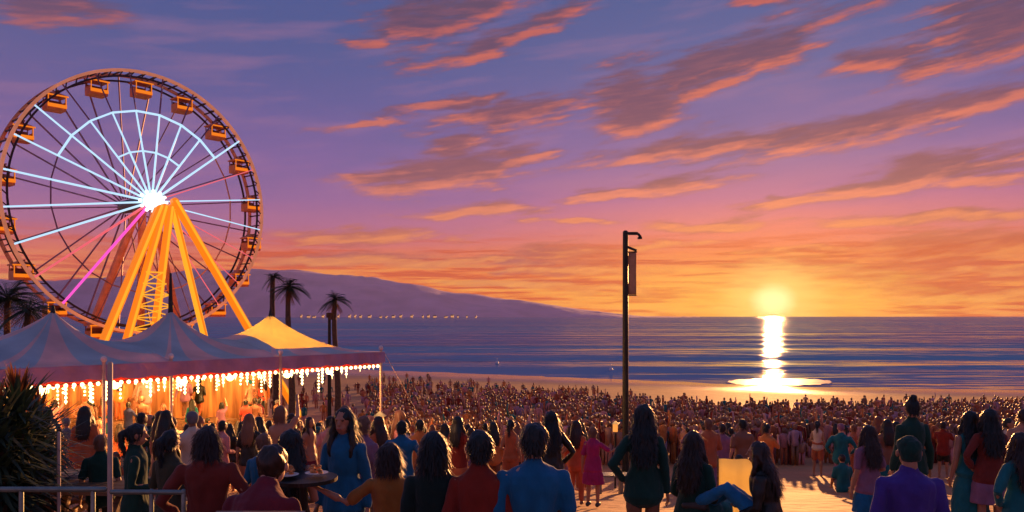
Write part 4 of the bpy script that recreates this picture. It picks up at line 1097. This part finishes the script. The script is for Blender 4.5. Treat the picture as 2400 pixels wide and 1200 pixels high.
# ---- the far crowd that reads as one mass
random.seed(77)
CLO.update({'sunlit rose': (.5, .22, .2), 'light mauve': (.42, .24, .32), 'terracotta': (.5, .17, .08)})
cm = [HA['brown'] if c == 'dark_hair' else CM(c) for c in ('dark red', 'terracotta', 'rust', 'light mauve', 'orange', 'pink', 'sunlit rose', 'teal', 'tan', 'dark_hair')]
g = MB(); cnt = 0
while cnt < 2700:
    px = random.uniform(860 if random.random() < .85 else 100, 2440); tt = random.random() ** 1.15
    x0 = X(px, 100); Y = 32 + (shore(x0) * .86 - 32) * tt ** 1.1
    dens = 1 if tt < .35 else (.8 if tt < .6 else .3)
    if 1760 < px < 1830 and tt > .45: dens *= .2
    if random.random() > dens: continue
    x = X(px, Y); z = gz(x, Y)
    if Y < 42 and px < 900: continue
    if noise.noise(Vector((x * .35, Y * .22, 5))) < -.08 and random.random() < .8: continue
    if 740 + (H - z - 1.7) * F / Y < lerp_pts([(860, 874), (1200, 896), (1465, 918), (1700, 936), (2400, 932)], px) - 14 * random.random() ** 5: continue
    s = random.uniform(.85, 1.08) if random.random() < .85 else .6; mi = random.randrange(10); m2 = random.randrange(10); cnt += 1
    a = random.uniform(0, 3.1); sd_ = Vector((math.cos(a), math.sin(a), 0)); sdx = Vector((1, 0, 0)) if random.random() < .7 else sd_
    for w_ in (-.09, .09): g.loft([(x + w_ * sdx.x, Y + w_ * sdx.y, z - .05), (x + w_ * .9 * sdx.x, Y + w_ * .9 * sdx.y, z + .85 * s)], [.05, .085], n=5, mi=m2, cap=False)
    g.loft([(x, Y, z + .8 * s), (x, Y, z + 1.1 * s), (x, Y, z + 1.38 * s), (x, Y, z + 1.46 * s)], [(.16, .12), (.14, .11), (.2, .12), (.07, .06)], side=sdx, n=6, mi=mi, cap=False)
    g.ball((x, Y, z + 1.58 * s), (.09, .1, .125), 6, 5, mi=9)
    for w_ in (-1, 1):
        up = random.random() < .03
        g.loft([Vector((x, Y, z + 1.38 * s)) + sdx * w_ * .2, Vector((x, Y, z + (1.75 if up else 1.1) * s)) + sdx * w_ * .27, Vector((x, Y, z + (2.0 if up else .85) * s)) + sdx * w_ * .22], [.05, .045, .035], n=4, mi=mi, cap=False)
tag(g.build('crowd', cm, smooth=True), 'dense far crowd standing on the sand by the water', 'crowd', kind='stuff')

# ------------------------------------------------------------------ foreground furniture
# railing bottom left
rl = empty('railing', (X(120, 6.4), 6.4, 0), label='grey green metal railing across the lower left corner', cat='railing')
def rr_(px, py, Y=6.4): return Vector((X(px, Y), Y, Zp(py, Y))) - rl.location
g = MB(); g.loft([rr_(-60, 1147), rr_(246, 1147)], [.022, .022], n=10, side=Vector((0, 0, 1))); g.build('top_rail', M['metal_grey'], rl, True)
g = MB(); g.loft([rr_(262, 1153), rr_(430, 1154)], [.02, .02], n=10, side=Vector((0, 0, 1))); g.build('top_rail', M['metal_grey'], rl, True)
g = MB(); g.loft([rr_(-60, 1340), rr_(430, 1340)], [.018, .018], n=10, side=Vector((0, 0, 1))); g.build('lower_rail', M['metal_grey'], rl, True)
for px in (50, 218, 355, 430):
    g = MB(); a = rr_(px, 1150); g.loft([a, Vector((a.x, a.y, 0))], [.018, .018], n=10); g.build('post', M['metal_grey'], rl, True)
# slim poles
def slim(px, py0, Y, m, lab, r_=.022, cross=None):
    x = X(px, Y); zb = gz(x, Y); e = empty('pole', (x, Y, zb), label=lab, cat='pole')
    g = MB(); g.loft([(0, 0, 0), (0, 0, Zp(py0, Y) - zb)], [r_, r_], n=8); g.build('shaft', m, e, True)
    g = MB(); g.loft([(0, 0, 0), (0, 0, .05)], [.12, .1], n=12, cap=False); g.build('foot', M['metal_dark'], e)
slim(258, 852, 7.4, M['tent_pole'], 'slim pinkish pole rising from the railing to the marquee valance', .024)
slim(138, 1015, 8.2, M['tent_pole'], 'short rust pole behind the railing left of the slim pole', .018)

def picnic(px, py, Y, rz, lab, m):
    x = X(px, Y); zb = gz(x, Y); e = empty('picnic_table', (x, Y, zb), R(rz), label=lab, cat='picnic table'); zt = max(.7, min(.8, Zp(py, Y) - zb))
    for k in range(5):
        g = MB(); g.box((0, -.34 + k * .17, zt), (1.8, .155, .04)); g.build('table_plank', m, e)
    for s in (-1, 1):
        for k in range(2):
            g = MB(); g.box((0, s * (.72 + k * .14), .45), (1.8, .13, .04)); g.build('bench_plank', m, e)
        g = MB(); g.beam((s * .65, -.75, 0), (s * .65, -.12, zt - .02), .07, .1); g.build('leg', m, e)
        g = MB(); g.beam((s * .65, .75, 0), (s * .65, .12, zt - .02), .07, .1); g.build('leg', m, e)
        g = MB(); g.beam((s * .65 + .05, -.85, .42), (s * .65 + .05, .85, .42), .05, .08); g.build('bearer', m, e)
picnic(40, 1060, 9.6, 8, 'yellow wooden picnic table beside the yucca at the left edge', M['wood_yellow'])
picnic(175, 1105, 8.9, -6, 'brown wooden picnic table behind the railing', M['wood'])
# snack table with plates
e = empty('snack_table', (X(712, 6.6), 6.6, 0), label='small dark table with snack plates beside the long black hair', cat='table'); 
zt = Zp(1118, 6.6)
g = MB(); g.loft([(0, 0, zt - .03), (0, 0, zt)], [.27, .27], n=28, cap=False); g.build('tabletop', CM('black'), e)
g = MB(); g.loft([(0, 0, .02), (0, 0, zt - .03)], [.04, .035], n=10); g.build('leg', M['metal_dark'], e)
g = MB(); g.loft([(0, 0, 0), (0, 0, .03)], [.24, .2], n=20, cap=False); g.build('base', M['metal_dark'], e)
for i_, (ax, ay, lb) in enumerate(((-.12, -.06, 'left plate of fried snacks on the small dark table'), (.1, .02, 'right plate of fried snacks on the small dark table'))):
    p = empty('snack_plate', (X(712, 6.6) + ax, 6.6 + ay, zt + .022), label=lb, cat='plate')
    g = MB(); g.loft([(0, 0, 0), (0, 0, .012)], [.06, .095], n=20, cap=False); g.build('plate', M['plate'], p)
    g = MB(); random.seed(i_)
    for k in range(12): g.ball((random.uniform(-.055, .055), random.uniform(-.055, .055), .02 + random.uniform(0, .05)), (.022, .018, .014), 7, 5)
    g.build('food', M['food'], p, True)
# bench under the pair
def bench(px, Y, wd, lab, m, zt=.44, rz=0):
    x = X(px, Y); zb = gz(x, Y); e = empty('bench', (x, Y, zb), R(rz), label=lab, cat='bench')
    for k in range(3):
        g = MB(); g.box((0, -.14 + k * .14, zt - .02), (wd, .12, .04)); g.build('slat', m, e)
    for s in (-1, 1):
        g = MB(); g.box((s * (wd / 2 - .2), 0, zt / 2 - .02), (.07, .36, zt - .04)); g.build('leg', m, e)
bench(1715, 8.62, 1.3, 'wooden bench under the seated pair', M['wood'])
bench(590, 5.3, .6, 'olive wooden bench at the bottom edge below the maroon top', CM('olive'), zt=Zp(1216, 5.3))
bench(1430, 19, .9, 'grey bench left of the sandy gap beside the lamp post', M['metal_grey'], zt=.5)
# yellow windbreak, back-lit by the sun
Y = 10.6; e = empty('windbreak', (X(1728, Y), Y, gz(X(1728, Y), Y)), R(-4), label='glowing yellow cloth windbreak between the seated pair', cat='windbreak')
z1 = Zp(1076, Y) - e.location.z; wd = .5
g = MB(); n = 14
for k in range(n + 1):
    for j in range(5): g.v.append((-wd / 2 + wd * k / n, .02 * math.sin(k * .8), .08 + (z1 - .08) * j / 4))
for k in range(n):
    for j in range(4): g.f.append((k * 5 + j, (k + 1) * 5 + j, (k + 1) * 5 + j + 1, k * 5 + j + 1)); g.m.append(0)
o = g.build('cloth', M['yellow_canvas'], e, True); q = o.modifiers.new('s', 'SOLIDIFY'); q.thickness = .004
for s in (-1, 1):
    g = MB(); g.loft([(s * wd / 2, 0, 0), (s * wd / 2, 0, z1 + .03)], [.013, .013], n=8); g.build('stake', M['wood'], e)

# ------------------------------------------------------------------ sea air
m = bpy.data.materials.new('sea_haze'); m.use_nodes = True; nt = m.node_tree; nt.nodes.clear()
pv = nt.nodes.new('ShaderNodeVolumePrincipled'); pv.inputs['Color'].default_value = (.86, .74, .95, 1); pv.inputs['Density'].default_value = HAZE; pv.inputs['Anisotropy'].default_value = .0
mo = nt.nodes.new('ShaderNodeOutputMaterial'); nt.links.new(pv.outputs[0], mo.inputs['Volume'])
g = MB(); g.box((0, 5975, 380), (23000, 12450, 820)); tag(g.build('haze', m), kind='stuff')

# ------------------------------------------------------------------ output
sc.view_settings.view_transform = 'Standard'; sc.view_settings.look = 'None'; sc.view_settings.gamma = 1; sc.view_settings.use_curve_mapping = False
sc.view_settings.exposure = EXPO
sc.cycles.use_denoising = True
sc.cycles.max_bounces = 6; sc.cycles.transparent_max_bounces = 8
sc.cycles.sample_clamp_indirect = 6
